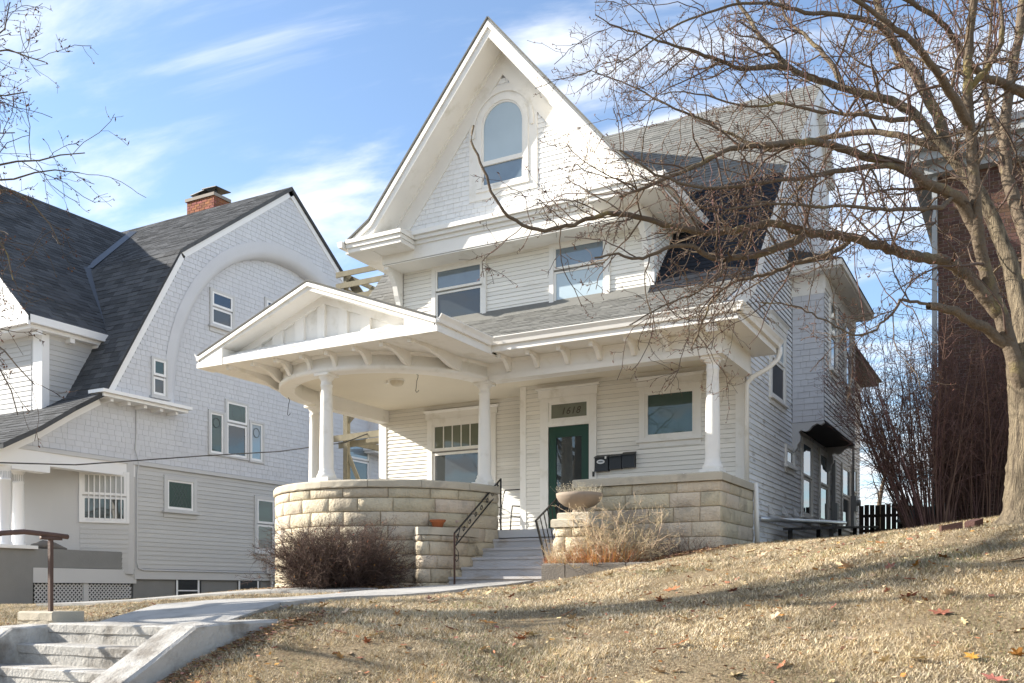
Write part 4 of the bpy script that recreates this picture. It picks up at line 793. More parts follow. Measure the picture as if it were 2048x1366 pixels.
# ------------------------------------------------------------------ grey neighbour house
NB = thing('grey_house', (-21, 17, -.2), 'pale grey shingled house with gambrel roof and big arched recess', 'house'); NB.scale = (1.28,) * 3; NB.location = (-26.88, 21.76, -.256); SHADE_GAP = .009
XS, XN = -17.7, -18.0
PS, PN = PX(XS), PX(XN)
NR = [(11.5, 2.85), (12.3, 3.30), (13.1, 3.84), (13.82, 4.28), (15.92, 8.03), (19.76, 10.93)]
def ynb(z):
    if z <= NR[0][1]: return NR[0][0]
    for (y0, z0), (y1, z1) in zip(NR[:-1], NR[1:]):
        if z <= z1: return y0 + (z - z0) * (y1 - y0) / (z1 - z0)
    return 19.76
YA, AH, AZ, AV = 19.76, 3.88, 4.62, 4.23
def yarch(z, g=0):
    h, v = AH + g, AV + g
    if z <= AZ: return h
    t = (z - AZ) / v; return h * math.sqrt(max(0, 1 - t * t)) if t < 1 else 0
core = MB(); core.box(-27, XN - .065, 14.92, 26, -.5, 4.3); core.prism([(XN - .07, y, z) for y, z in ((13.9, 4.2), (15.95, 7.9), (19.76, 10.8), (23.55, 7.9), (25.6, 4.2))], (-8.6, 0, 0)); core.box(-26, -19, 11.7, 14.9, 2.9, 3.3); core.build('wall_core', 'nb_trim', NB)
# main side wall (shingles above, clapboards below)
nw = MB().box(XN - .06, XN, 14.9, 26, .25, 4.25).build('side_wall', 'gapshade_n', NB)
hN = [(15.72, 16.72, 1.73, 2.72), (18.7, 19.52, .85, 2.5), (17.1, 17.66, 3.38, 4.5), (17.66, 18.48, 3.38, 4.86), (18.5, 19.06, 3.36, 4.46), (22.5, 23.7, 2.97, 4.85), (20.9, 21.9, 2.97, 4.85)]
pieces('clapboard', NB, nw, courses(PN, .49, 2.86, .105, lambda z: [(14.98, 26)], hN, .016, 5), 'nb_clap')
pnl = MB(); pts = [(ynb(z) + .12, z) for z in (2.95, 3.3, 3.84, 4.28)]; pnl.prism([(XN - .05, y, z) for y, z in [(14.95, 2.95), (14.95, 4.3)] + pts[::-1]], (.045, 0, 0)); pnl.build('porch_gable', 'gapshade_n', NB)
sh1 = shingles(PN, 2.96, 4.30, .12, lambda z: [(ynb(z) + .2, 26)], hN, .014, .1, .26)
inner = MB(); inner.prism([(XN - .06, YA + yarch(z, .1) * s, z) for s, zz_ in ((-1, np.linspace(4.2, 8.94, 24)), (1, np.linspace(8.94, 4.2, 24))) for z in zz_], (.06, 0, 0)); iw = inner.build('arch_wall', 'gapshade_n', NB)
PI_ = PX(XN)
sh2 = shingles(PI_, 4.3, 8.85, .12, lambda z: [(YA - yarch(z) - .05, min(YA + yarch(z) + .05, 23.9))] if yarch(z) > .1 else [], [(17.15, 17.98, 6.47, 7.55), (19.08, 19.85, 6.75, 7.83), (17.66, 18.48, 4.2, 4.86), (17.1, 17.66, 4.2, 4.5), (18.5, 19.06, 4.2, 4.46)], .014, .1, .26)
# outer gambrel shell
shell = MB(); n = 24; rows = np.linspace(4.3, 10.85, 90)
for z0, z1 in zip(rows[:-1], rows[1:]):
    for s in (-1, 1):
        a0, a1 = YA + s * (YA - ynb(z0)) * 1, YA + s * (YA - ynb(z1)); c0, c1 = YA + s * yarch(z0, .14), YA + s * yarch(z1, .14)
        shell.hexa([(XS - .25, a0, z0), (XS - .01, a0, z0), (XS - .01, c0, z0), (XS - .25, c0, z0), (XS - .25, a1, z1), (XS - .01, a1, z1), (XS - .01, c1, z1), (XS - .25, c1, z1)])
sh_o = shell.build('gambrel_wall', 'gapshade_n', NB)
def spo(z):
    a = ynb(z) + .24 * (1 if z < 8 else 1.1); c = yarch(z, .32); o = []
    if YA - c > a: o.append((a, YA - c))
    b2 = 2 * YA - a
    if YA + c < b2: o.append((YA + c, b2))
    return [(a, b2)] if c == 0 and b2 > a else o
sh3 = shingles(PS, 4.36, 10.6, .12, spo, [(15.1, 15.56, 4.30, 5.36)], .014, .1, .26)
pieces('wood_shingle', NB, sh_o, sh3, 'nb_shingle'); pieces('wood_shingle', NB, iw, sh2, 'nb_shingle'); pieces('wood_shingle', NB, nw, sh1, 'nb_shingle')
band = MB(); V = []; F_ = []; k = 40
for i in range(k + 1):
    a = math.pi * i / k
    for g, wv in ((.42, .022), (.18, .016), (.06, -.04), (.01, -.14), (-.0, -.30)): V.append((XS + wv, YA - (AH + g) * math.cos(a), AZ + (AV + g) * math.sin(a)))
for i in range(k):
    for j in range(4): F_.append((i * 5 + j, i * 5 + j + 1, (i + 1) * 5 + j + 1, (i + 1) * 5 + j))
for s in (-1, 1):
    b0 = len(V)
    for z in (4.3, AZ):
        for g, wv in ((.42, .022), (.18, .016), (.06, -.04), (.01, -.14), (-.0, -.30)): V.append((XS + wv, YA + s * (AH + g), z))
    F_ += [(b0 + j, b0 + j + 1, b0 + 6 + j, b0 + 5 + j) for j in range(4)]
band.add(V, F_); band.build('arch_band', 'nb_shingle', sh_o, True)
m = MB(); sy = [(13.75, 16.1), (23.4, 25.8)]
for a, c in sy: m = MB(); m.box(XN, XS + .12, a, c, 4.20, 4.27); m.box(XN, XS + .20, a - .06, c + .06, 4.272, 4.345); m.build('shelf_cornice', 'nb_white', sh_o)
for y in (14.0, 14.45, 14.9, 15.35, 15.8): MB().box(XN, XS + .03, y, y + .08, 4.13, 4.198).build('modillion', 'nb_white', sh_o)
# rake boards of the gambrel
m = MB(); pr = NR[3:]
for (y0, z0), (y1, z1) in zip(pr[:-1], pr[1:]):
    for s in (1, -1):
        f = lambda y: YA + s * (y - YA); L = math.hypot(y1 - y0, z1 - z0); ny, nz = (z1 - z0) / L * .2, -(y1 - y0) / L * .2
        m.hexa([(XS - .05, f(y0 + ny), z0 + nz), (XS + .03, f(y0 + ny), z0 + nz), (XS + .03, f(y1 + ny), z1 + nz), (XS - .05, f(y1 + ny), z1 + nz), (XS - .05, f(y0), z0), (XS + .03, f(y0), z0), (XS + .03, f(y1), z1), (XS - .05, f(y1), z1)])
m.build('rake_board', 'nb_white', sh_o)
m = MB()
for (y0, z0), (y1, z1) in zip(NR[:3], NR[1:4]): m.hexa([(XN - .02, y0 + .1, z0 - .22), (XN + .12, y0 + .1, z0 - .22), (XN + .12, y1 + .1, z1 - .22), (XN - .02, y1 + .1, z1 - .22), (XN - .02, y0, z0), (XN + .12, y0, z0), (XN + .12, y1, z1), (XN - .02, y1, z1)])
m.build('rake_board', 'nb_white', NB)
# trims and base
MB().pbox(PN, 11.5, 26, 2.86, 2.95, -.02, .06).pbox(PN, 14.88, 26, .25, .47, -.02, .03).pbox(PN, 14.86, 14.98, .47, 2.86, -.1, .02).build('belt_trim', 'nb_trim', NB)
fnd = MB().pbox(PN, 14.9, 26, -.6, .25, -.2, -.03).build('foundation', 'nb_base', NB)
for a, c in ((16.11, 16.9), (18.15, 18.95)):
    q = MB(); q.pbox(PN, a, c, -.2, .24, -.03, -.005); o = q.build('basement_window', 'black', NB); MB().pbox(PN, a, a + .05, -.2, .24, -.005, .01).pbox(PN, c - .12, c - .07, -.2, .24, -.005, .01).pbox(PN, a, c - .07, -.03, 0, -.004, .012).build('sash', 'nb_white', o)
kw = dict(root=NB, cm='nb_trim', sm='nb_white')
window(PN, 15.72, 16.72, 1.88, 2.72, 'pane_green', .1, None, True, **kw)
w0 = MB()
for i in range(7):
    for s in (-1, 1):
        x = 15.92 + i * .1; q0, q1 = (x, 2.02), (x + s * .28, 2.52)
        a = Vector(PN(q0[0], q0[1], .014)); b_ = Vector(PN(q1[0], q1[1], .014))
        if 15.9 < q1[0] < 16.55: w0.bar(a, b_, .006, .008)
w0.build('lead_lattice', 'lead', NB)
window(PN, 18.7, 19.52, 1.0, 2.5, 'pane_green', .09, None, True, 1.75, gm2='pane', **kw)
window(PN, 17.1, 17.66, 3.38, 4.5, 'pane_green', .06, None, False, **kw); window(PN, 17.66, 18.48, 3.38, 4.86, 'pane_green', .06, None, False, 4.27, gm2='pane', **kw); window(PN, 18.5, 19.06, 3.36, 4.46, 'pane_sky', .06, None, False, **kw)
for c, z, r in ((17.38, 4.2, .11), (18.07, 4.55, .16), (18.78, 4.15, .11)):
    pts = [PN(c + r * math.cos(a), z + r * 1.1 * math.sin(a), .018) for a in np.linspace(0, 2 * math.pi, 20)]; MB().tube(pts, .008, 4).build('lead_ring', 'lead', NB)
window(PI_, 17.15, 17.98, 6.62, 7.55, 'pane_navy', .07, None, True, 7.1, gm2='pane', **kw); window(PI_, 19.08, 19.85, 6.9, 7.83, 'pane_navy', .07, None, True, 7.38, gm2='pane', **kw)
window(PS, 15.1, 15.56, 4.45, 5.36, 'pane_green', .05, None, True, 4.92, gm2='pane', **kw)
window(PN, 22.5, 23.7, 3.05, 4.85, 'pane_sky', .09, None, True, 3.95, gm2='pane', **kw); window(PN, 20.9, 21.9, 3.05, 4.85, 'pane_sky', .09, None, True, 3.95, gm2='pane', **kw)
m = MB(); m.tube([(XN + .03, 14.93, 4.12), (XN + .03, 14.93, 3.6), (XN + .035, 14.9, 3.2), (XN + .07, 14.97, 2.9), (XN + .05, 14.93, 2.6), (XN + .05, 14.93, .65), (XN + .05, 14.97, .5), (XN + .05, 15.12, .455), (XN + .05, 19.6, .45)], .014, 8); m.build('conduit', 'nb_trim', NB, True)
m = MB(); m.tube([(XN + .06, 19.2, .95), (XN + .06, 19.15, .9), (XN + .06, 19.15, .45), (XN + .06, 19.32, .38), (XN + .06, 19.32, -.2)], .04, 8); m.box(XN + .01, XN + .14, 19.2, 19.42, .35, .6); m.build('gas_meter', 'nb_trim', NB)
# roof planes
nroof = MB()
for (y0, z0), (y1, z1) in zip(NR[:-1], NR[1:]):
    nroof.hexa([(-27, y0, z0 - .08), (XS + .08, y0, z0 - .08), (XS + .08, y1, z1 - .08), (-27, y1, z1 - .08), (-27, y0, z0 + .02), (XS + .08, y0, z0 + .02), (XS + .08, y1, z1 + .02), (-27, y1, z1 + .02)])
    if y0 > 13.5: nroof.hexa([(-27, 2 * YA - y0, z0 - .08), (XS + .08, 2 * YA - y0, z0 - .08), (XS + .08, 2 * YA - y1, z1 - .08), (-27, 2 * YA - y1, z1 - .08), (-27, 2 * YA - y0, z0 + .02), (XS + .08, 2 * YA - y0, z0 + .02), (XS + .08, 2 * YA - y1, z1 + .02), (-27, 2 * YA - y1, z1 + .02)])
nro = nroof.build('gambrel_roof', 'asph_dk', NB)
T = []
for i in range(5):
    (y0, z0), (y1, z1) = NR[i], NR[i + 1]; T += rooftabs((0, y0, z0 + .02), (1, 0, 0), (0, y1 - y0, z1 - z0), math.hypot(y1 - y0, z1 - z0), lambda v: (-25.5, XS + .09), .15, .34)
pieces('roof_shingle', NB, nro, T, 'asph_dk')
# front wing
RX, RZ, EX, EZ = -23.3, 10.42, -18.62, 5.82
wg = MB(); wg.box(-27.7, -18.92, 13.25, 16, 3.0, 5.9); wg.prism([(-18.95, 13.1, 5.8), (-27.65, 13.1, 5.8), (RX, 13.1, RZ - .15)], (0, 5, 0)); wgo = wg.build('front_wing', 'nb_trim', NB)
slp = (RZ - EZ) / (EX - RX)
pieces('wood_shingle', NB, wgo, shingles(PF(13.1), 5.95, 9.6, .13, lambda z: [(RX - (RZ - z) / slp + .3, RX + (RZ - z) / slp - .3)], (), .014, .12, .28), 'shingle_white')
pieces('clapboard', NB, wgo, courses(PX(-18.92), 3.6, 5.5, .11, lambda z: [(13.4, 15.2)], (), .016) + courses(PF(13.25), 3.5, 5.5, .11, lambda z: [(-22.6, -19.3)], (), .016), 'nb_clap')
MB().box(-19.2, -18.9, 13.22, 13.4, 3.4, 5.6).box(-23, -19.2, 13.2, 13.3, 3.4, 3.75).build('corner_board', 'nb_white', wgo)
m = MB(); m.box(-18.95, -18.72, 12.85, 15.3, 5.6, 5.68); m.box(-18.95, -18.60, 12.75, 15.3, 5.682, 5.85); m.box(-27.8, -18.95, 12.85, 13.3, 5.6, 5.68); m.box(-27.8, -18.95, 12.75, 13.3, 5.682, 5.85); m.build('cornice', 'nb_white', wgo)
for y in (13.0, 13.8, 14.5): MB().box(-18.92, -18.74, y, y + .12, 5.5, 5.598).build('modillion', 'nb_white', wgo)
for s in (1,):
    m = MB(); m.hexa([(RX, 12.72, RZ - .1), (EX, 12.72, EZ - .1), (EX, 19.5, EZ - .1), (RX, 19.5, RZ - .1), (RX, 12.72, RZ), (EX, 12.72, EZ), (EX, 19.5, EZ), (RX, 19.5, RZ)]); wr = m.build('wing_roof', 'asph_dk', NB)
    m = MB(); L2 = 2 * RX - EX; m.hexa([(RX, 12.72, RZ - .1), (L2, 12.72, EZ - .1), (L2, 19.5, EZ - .1), (RX, 19.5, RZ - .1), (RX, 12.72, RZ), (L2, 12.72, EZ), (L2, 19.5, EZ), (RX, 19.5, RZ)]); m.build('wing_roof', 'asph_dk', NB)
pieces('roof_shingle', NB, wr, rooftabs((EX, 12.7, EZ + .005), (0, 1, 0), (RX - EX, 0, RZ - EZ), math.hypot(RX - EX, RZ - EZ), lambda v: (0, 6.8), .15, .34), 'asph_dk')
m = MB()
for s in (1, -1): m.hexa([(RX, 12.70, RZ - .28), (RX + s * (EX - RX), 12.70, EZ - .2), (RX + s * (EX - RX), 12.76, EZ - .2), (RX, 12.76, RZ - .28), (RX, 12.70, RZ - .01), (RX + s * (EX - RX), 12.70, EZ - .01), (RX + s * (EX - RX), 12.76, EZ - .01), (RX, 12.76, RZ - .01)])
m.build('rake_board', 'nb_white', wgo)
# valley flashing
vz = [(-18.66, 14.87, 5.86), (-20.95, 15.94, 8.08), (-23.1, 19.1, 10.45)]
m = MB(); m.bar((vz[0][0], vz[0][1] - .03, vz[0][2] + .06), (vz[1][0], vz[1][1] - .03, vz[1][2] + .06), .2, .03); m.bar((vz[1][0], vz[1][1], vz[1][2] + .06), (vz[2][0], vz[2][1], vz[2][2] + .05), .2, .03); m.build('valley_flashing', 'metal_dk', nro)
# chimney
cx0, cx1, cy0, cy1 = -21.9, -20.8, 20.0, 20.6
cb = MB().box(cx0 + .012, cx1 - .012, cy0 + .012, cy1 - .012, 9.8, 11.48).build('chimney', 'mort2', NB); it = []
for i in range(22):
    z = 9.86 + i * .073; o = (i % 2) * .1
    for pl, a, c in ((PF(cy0 + .012), cx0, cx1), (PX(cx1 - .012), cy0, cy1)):
        u = a - o
        while u < c:
            p, q = max(u, a), min(u + .198, c)
            if q - p > .03:
                w_ = RN.uniform(.008, .015); V = [pl(p + .005, z, w_), pl(q - .005, z, w_), pl(q - .005, z, -.03), pl(p + .005, z, -.03), pl(p + .005, z + .063, w_), pl(q - .005, z + .063, w_), pl(q - .005, z + .063, -.03), pl(p + .005, z + .063, -.03)]; it.append((V, BF, wgt(V, .01)))
            u += .208
pieces('brick', NB, cb, it, 'brick')
MB().box(cx0 - .04, cx1 + .04, cy0 - .04, cy1 + .04, 11.44, 11.53).build('crown', 'mort2', cb)
m = MB(); m.box(cx0 + .3, cx0 + .34, cy0 + .2, cy0 + .24, 11.53, 11.66); m.box(cx1 - .16, cx1 - .12, cy0 + .2, cy0 + .24, 11.53, 11.72); m.hexa([(cx0 + .15, cy0 - .02, 11.6), (cx0 + .72, cy0 - .02, 11.66), (cx0 + .72, cy1, 11.68), (cx0 + .15, cy1, 11.62), (cx0 + .15, cy0 - .02, 11.62), (cx0 + .72, cy0 - .02, 11.68), (cx0 + .72, cy1, 11.70), (cx0 + .15, cy1, 11.64)]); m.hexa([(cx0 + .55, cy0 + .05, 11.74), (cx1 + .02, cy0 + .05, 11.72), (cx1 + .02, cy1 + .05, 11.74), (cx0 + .55, cy1 + .05, 11.76), (cx0 + .55, cy0 + .05, 11.76), (cx1 + .02, cy0 + .05, 11.74), (cx1 + .02, cy1 + .05, 11.76), (cx0 + .55, cy1 + .05, 11.78)]); m.build('flue_cap', 'black', cb)
# neighbour porch
MB().box(-26, XN - .12, 11.75, 14.9, .25, .36).build('porch_floor', 'nb_trim', NB)
MB().box(-26, XN - .02, 11.6, 14.9, 2.9, 2.95).build('porch_ceiling', 'nb_trim', NB)
m = MB(); m.box(-26, XN + .04, 11.62, 11.9, 2.5, 2.95); m.box(XN - .25, XN + .04, 11.9, 12.75, 2.44, 2.86); m.box(XN - .25, XN + .03, 12.75, 14.9, 2.58, 2.86); m.build('porch_beam', 'nb_white', NB)
for x, y in ((XN - .1, 11.85), (XN - .42, 12.35)):
    o = MB().lathe(x, y, [(.14, .90), (.14, .96), (.12, .98), (.118, 1.4), (.105, 2.2), (.112, 2.205), (.112, 2.23), (.1, 2.24), (.1, 2.40), (.13, 2.43), (.13, 2.5)], 24).build('column', 'nb_white', NB, True)
    for i in range(16):
        a = 2 * math.pi * i / 16; MB().box(x + .103 * math.cos(a) - .008, x + .103 * math.cos(a) + .008, y + .103 * math.sin(a) - .008, y + .103 * math.sin(a) + .008, 2.25, 2.38).build('flute', 'nb_trim', o)
MB().box(-18.75, XN, 11.45, 12.39, -.6, .84).build('porch_pier', 'nb_base', NB); MB().box(-18.82, XN + .07, 11.38, 12.46, .842, .91).build('pier_cap', 'nb_white', NB)
MB().box(XN - .2, XN - .01, 12.39, 14.88, .47, .86).build('parapet', 'nb_base', NB); MB().box(XN - .1, XN + .01, 12.39, 14.95, .15, .46).build('skirt_board', 'nb_trim', NB)
la = MB().box(XN - .25, XN - .15, 12.39, 14.9, -.6, .15).build('lattice', 'black', NB)
for a, c in ((12.45, 13.6), (13.72, 14.85)):
    k = 0; u = a - .55
    while u < c:
        for s in (1, -1):
            y0, y1, z0, z1 = (u, u + .55, -.42, .13) if s > 0 else (u, u + .55, .13, -.42)
            if y0 < a: t = (a - y0) / (y1 - y0); y0, z0 = a, z0 + t * (z1 - z0)
            if y1 > c: t = (c - y0) / (y1 - y0); y1, z1 = c, z0 + t * (z1 - z0)
            if y1 - y0 > .03: MB().bar((XN - .05 + s * .006, y0, z0), (XN - .05 + s * .006, y1, z1), .008, .026).build('lattice_strip', 'nb_trim', la)
        u += .092
MB().box(XN - .07, XN - .03, 13.6, 13.72, -.45, .16).build('lattice_post', 'nb_trim', la)
tv = Vector((.507, .862)); nvv = Vector((.862, -.507)); o0 = Vector((-18.46, 13.83))
PA = lambda u, z, w: (o0.x + tv.x * u + nvv.x * w, o0.y + tv.y * u + nvv.y * w, z)
aw2 = MB().pbox(PA, -1.5, 1.12, .36, 2.9, -.3, 0).build('angled_wall', 'nb_trim', NB); pieces('clapboard', NB, aw2, courses(PA, .4, 1.45, .11, lambda z: [(0.0, 1.0)], (), .015), 'nb_clap')
ww = window(PA, -.02, 1.02, 1.50, 2.66, 'curtain', .06, None, False, 2.1, gm2='pane', root=NB, cm='nb_white', sm='nb_white')
m = MB()
for i in range(1, 8): x = .06 + .90 * i / 8; m.pbox(PA, x - .012, x + .012, 1.56, 2.6, .04, .055)
m.build('window_bars', 'nb_white', ww)
fwn = MB().box(-26, -18.8, 15.0, 15.1, .36, 2.9).build('porch_back_wall', 'nb_trim', NB); pieces('clapboard', NB, fwn, courses(PF(15.0), .4, 2.88, .105, lambda z: [(-22.0, -18.85)], (), .015) + [], 'nb_clap')
MB().box(-22.35, -22.05, 14.93, 15.0, .36, 2.4).box(-23.6, -23.35, 14.93, 15.0, .36, 2.4).box(-23.6, -22.05, 14.92, 15.0, 2.4, 2.6).build('door_frame', 'nb_white', NB); MB().box(-23.35, -22.35, 14.96, 15.0, .36, 2.4).build('door', 'pane', NB)
for i, c in enumerate('1624'): text(c, 'house_number', NB, 'black', (-22.2, 14.925, 2.05 - .215 * i), (1, 0, 0), (0, 0, 1), .19, 0, .003)
# cushion heap on neighbour porch
m = MB(); m.tube([(-23.3, 16.0, 1.16), (-23.25, 16.3, 1.22), (-23.2, 16.6, 1.17), (-23.2, 16.95, 1.1)], [.06, .12, .12, .05], 10); m.build('porch_cushion', 'cloth', None, True, label='dark bundled cushion lying on the grey porch parapet', category='cushion')
# ------------------------------------------------------------------ timber fire stairs between the houses
fs = thing('timber_stairs', (-15.4, 19.7, .1), 'weathered timber stair frame standing between the two houses', 'stairs')
def tb(name, a, b_, wx=.1, wz=.1): MB().bar(a, b_, wx, wz).build(name, 'wood_old', fs)
tb('post', (-15.55, 19.5, -.1), (-15.55, 19.5, 5.6), .13, .13); tb('post', (-16.05, 20.1, -.1), (-16.05, 20.1, 8.5), .1, .1); tb('post', (-14.2, 20.1, -.1), (-14.2, 20.1, 8.5), .1, .1); tb('post', (-16.05, 22.0, -.1), (-16.05, 22.0, 8.5), .1, .1)
for z in (8.4, 8.09, 7.75): tb('rail', (-16.3, 20.0, z), (-14.1, 20.0, z), .04, .14)
for z in (8.4, 8.0, 7.6): tb('rail', (-16.1, 20.1, z), (-16.1, 22, z), .04, .12)
tb('stringer', (-16.0, 20.2, 8.3), (-14.4, 20.25, 6.2), .05, .22); tb('stringer', (-16.0, 21.1, 8.3), (-14.4, 21.1, 6.2), .05, .22)
for z in (3.92, 3.78): tb('beam', (-15.9, 19.42 + (z < 3.8) * .2, z), (-13.9, 19.42 + (z < 3.8) * .2, z + .05), .045, .16)
tb('beam', (-15.55, 19.55, 3.85), (-15.55, 22, 3.85), .045, .16); tb('brace', (-15.55, 19.5, 4.3), (-14.6, 19.6, 5.2), .05, .1); tb('brace', (-15.5, 19.5, 3.5), (-14.9, 19.55, 2.2), .05, .1)
cbw = [(-21.5, -2, 3.6), (-17, 4, 2.3), (-14.29, 9.27, 2.01), (-15.02, 11.16, 2.24), (-15.37, 14.39, 2.82), (-15.28, 16.72, 3.21), (-15.25, 19.04, 3.73), (-14.75, 19.45, 4.0), (-13.69, 19.6, 4.25)]
MB().tube(cbw, .013, 6).build('utility_cable', 'black', None, label='black cable sagging across in front of the grey house', category='cable')
# ------------------------------------------------------------------ brick house on the right
BH = thing('brick_house', (3, 26, 1.3), 'dark red brick house half hidden behind the big tree', 'house')
MB().box(-1.74, 9, 22.02, 34, .6, 9.1).build('wall', 'mort2', BH); bw = MB().box(-1.73, 1.2, 22.012, 22.03, .6, 9.0).build('front_wall', 'mort2', BH); it = []
pl = PF(22.012)
for i in range(105):
    z = 1.1 + i * .075; u = -1.75 - (i % 2) * .105
    while u < 1.2:
        p, q = max(u, -1.75), u + .2
        if q - p > .04: V = [pl(p, z, .01), pl(q, z, .01), pl(q, z, -.03), pl(p, z, -.03), pl(p, z + .065, .01), pl(q, z + .065, .01), pl(q, z + .065, -.03), pl(p, z + .065, -.03)]; it.append((V, BF, wgt(V, .01)))
        u += .21
pieces('brick', BH, bw, it, 'brickdk')
m = MB(); m.box(-2.0, 9.2, 21.75, 34, 8.75, 8.95); m.box(-2.2, 9.4, 21.5, 34, 8.952, 9.15); m.box(-2.35, 9.5, 21.35, 34, 9.152, 9.32); m.build('cornice', 'greybox', BH)
m = MB(); m.prism([(-2.4, 21.3, 9.33), (9.6, 21.3, 9.33), (3.6, 27.5, 12.5)], (0, 12, 0)); m.build('roof', 'asph_dk', BH)
MB().box(-1.86, -1.76, 21.9, 22.0, 1.3, 8.8).build('downspout', 'greybox', BH)
# ------------------------------------------------------------------ fences
f1 = thing('picket_fence', (-3.5, 27, 1.4), 'dark board fence closing the gap behind the white house', 'fence')
for i in range(8): x = -4.1 + i * .137; MB().box(x, x + .118, 27, 27.02, 1.42, 2.28 + RN.uniform(-.02, .02)).build('board', 'fence_dk', f1)
MB().box(-4.1, -3.0, 27.02, 27.06, 1.95, 2.03).box(-4.1, -3.0, 27.02, 27.06, 1.55, 1.63).build('rail', 'fence_dk', f1); MB().box(-3.06, -2.96, 27.0, 27.1, 1.35, 2.34).build('post', 'fence_dk', f1)
f2 = thing('board_fence', (-2.6, 25.4, 1.45), 'brown board fence running from the dark fence towards the shrub', 'fence')
for i in range(22):
    t = i / 22; x, y = -2.98 + .8 * t, 26.95 - 3.1 * t; MB().bar((x + .015, y - .06, 1.42), (x + .015, y - .06, 2.26 - .35 * t + RN.uniform(-.02, .02)), .02, .132).build('board', 'fence_br', f2)
# ------------------------------------------------------------------ clutter along the side wall
m = MB(); m.tube([(-4.55, 18.2, 1.36), (-4.5, 20, 1.45), (-4.5, 27.2, 1.84)], .05, 10); m.build('drain_pipe', 'galv', None, True, label='grey metal pipe running along the foot of the side wall', category='pipe')
lp = thing('low_platform', (-3.9, 22.5, 1.1), 'low black timber platform beside the clapboard side wall', 'platform')
for i in range(5): x = -4.4 + i * .2; m = MB(); m.hexa([(x, 19.4, 1.20), (x + .18, 19.4, 1.20), (x + .18, 25.6, 1.58), (x, 25.6, 1.58), (x, 19.4, 1.25), (x + .18, 19.4, 1.25), (x + .18, 25.6, 1.63), (x, 25.6, 1.63)]); m.build('plank', 'black', lp)
for y in (19.6, 22.5, 25.3):
    for x in (-4.35, -3.55): MB().box(x, x + .08, y, y + .08, .8, 1.22 + (y - 19.4) * .061).build('leg', 'black', lp)
mt = thing('electric_meter', (-4.6, 28.6, 2.2), 'grey electric meter box with conduit on the side wall', 'meter')
MB().box(-4.67, -4.5, 29.1, 29.45, 2.3, 2.75).build('box', 'greybox', mt); MB().tube([(-4.6, 29.25, 2.7), (-4.6, 29.25, 5.8)], .035, 8).build('conduit', 'greybox', mt, True); MB().tube([(-4.5, 29.27, 2.55), (-4.40, 29.27, 2.55)], .09, 14).build('dial', 'greybox', mt); MB().box(-4.66, -4.56, 29.1, 29.4, 1.5, 2.3).build('riser', 'greybox', mt)
m = MB(); m.box(-4.67, -4.58, 26.2, 26.32, 1.5, 3.45); m.box(-4.67, -4.52, 26.15, 26.4, 1.55, 2.3); m.build('conduit_box', 'greybox', None, label='tall grey conduit cover below the bay window bracket', category='conduit')
for i, (y, z) in enumerate(((19.3, 1.55), (20.5, 1.62), (21.6, 1.66))):
    m = MB(); m.hexa([(-4.67, y, z), (-4.55, y, z - .03), (-4.55, y + .16, z - .03), (-4.67, y + .16, z), (-4.67, y, z + .17), (-4.62, y, z + .12), (-4.62, y + .16, z + .12), (-4.67, y + .16, z + .17)]); m.build('vent_hood', 'nb_trim', None, label=('small vent hood on the side wall nearest the downspout', 'small vent hood on the side wall between two others', 'small vent hood on the side wall nearest the tall windows')[i], category='vent')
m = MB(); m.hexa([(-2.5, 21.2, 1.42), (-1.5, 21.4, 1.42), (-1.4, 22.0, 1.42), (-2.5, 22.0, 1.42), (-2.4, 21.3, 1.62), (-1.6, 21.6, 1.80), (-1.6, 21.9, 1.82), (-2.3, 21.9, 1.70)]); m.build('covered_pile', 'lead', None, label='grey-green covered pile at the end of the brown fence', category='pile')
for i, (x, y, rz, sx) in enumerate(((-.72, 10.55, .3, .2), (-.52, 10.75, 1.2, .2))):
    z = gz(x, y); m = MB(); c, s = math.cos(rz), math.sin(rz); 
    V = [(x + c * a * sx - s * b_ * .1, y + s * a * sx + c * b_ * .1, z + h + (.04 if a > 0 else 0)) for h in (-.02, .055) for a, b_ in ((-.5, -.5), (.5, -.5), (.5, .5), (-.5, .5))]
    m.hexa(V); m.build('paving_brick', 'brickdk', None, label=('flat red paving brick lying in the grass by the trunk', 'tilted red paving brick against the tree root')[i], category='brick')
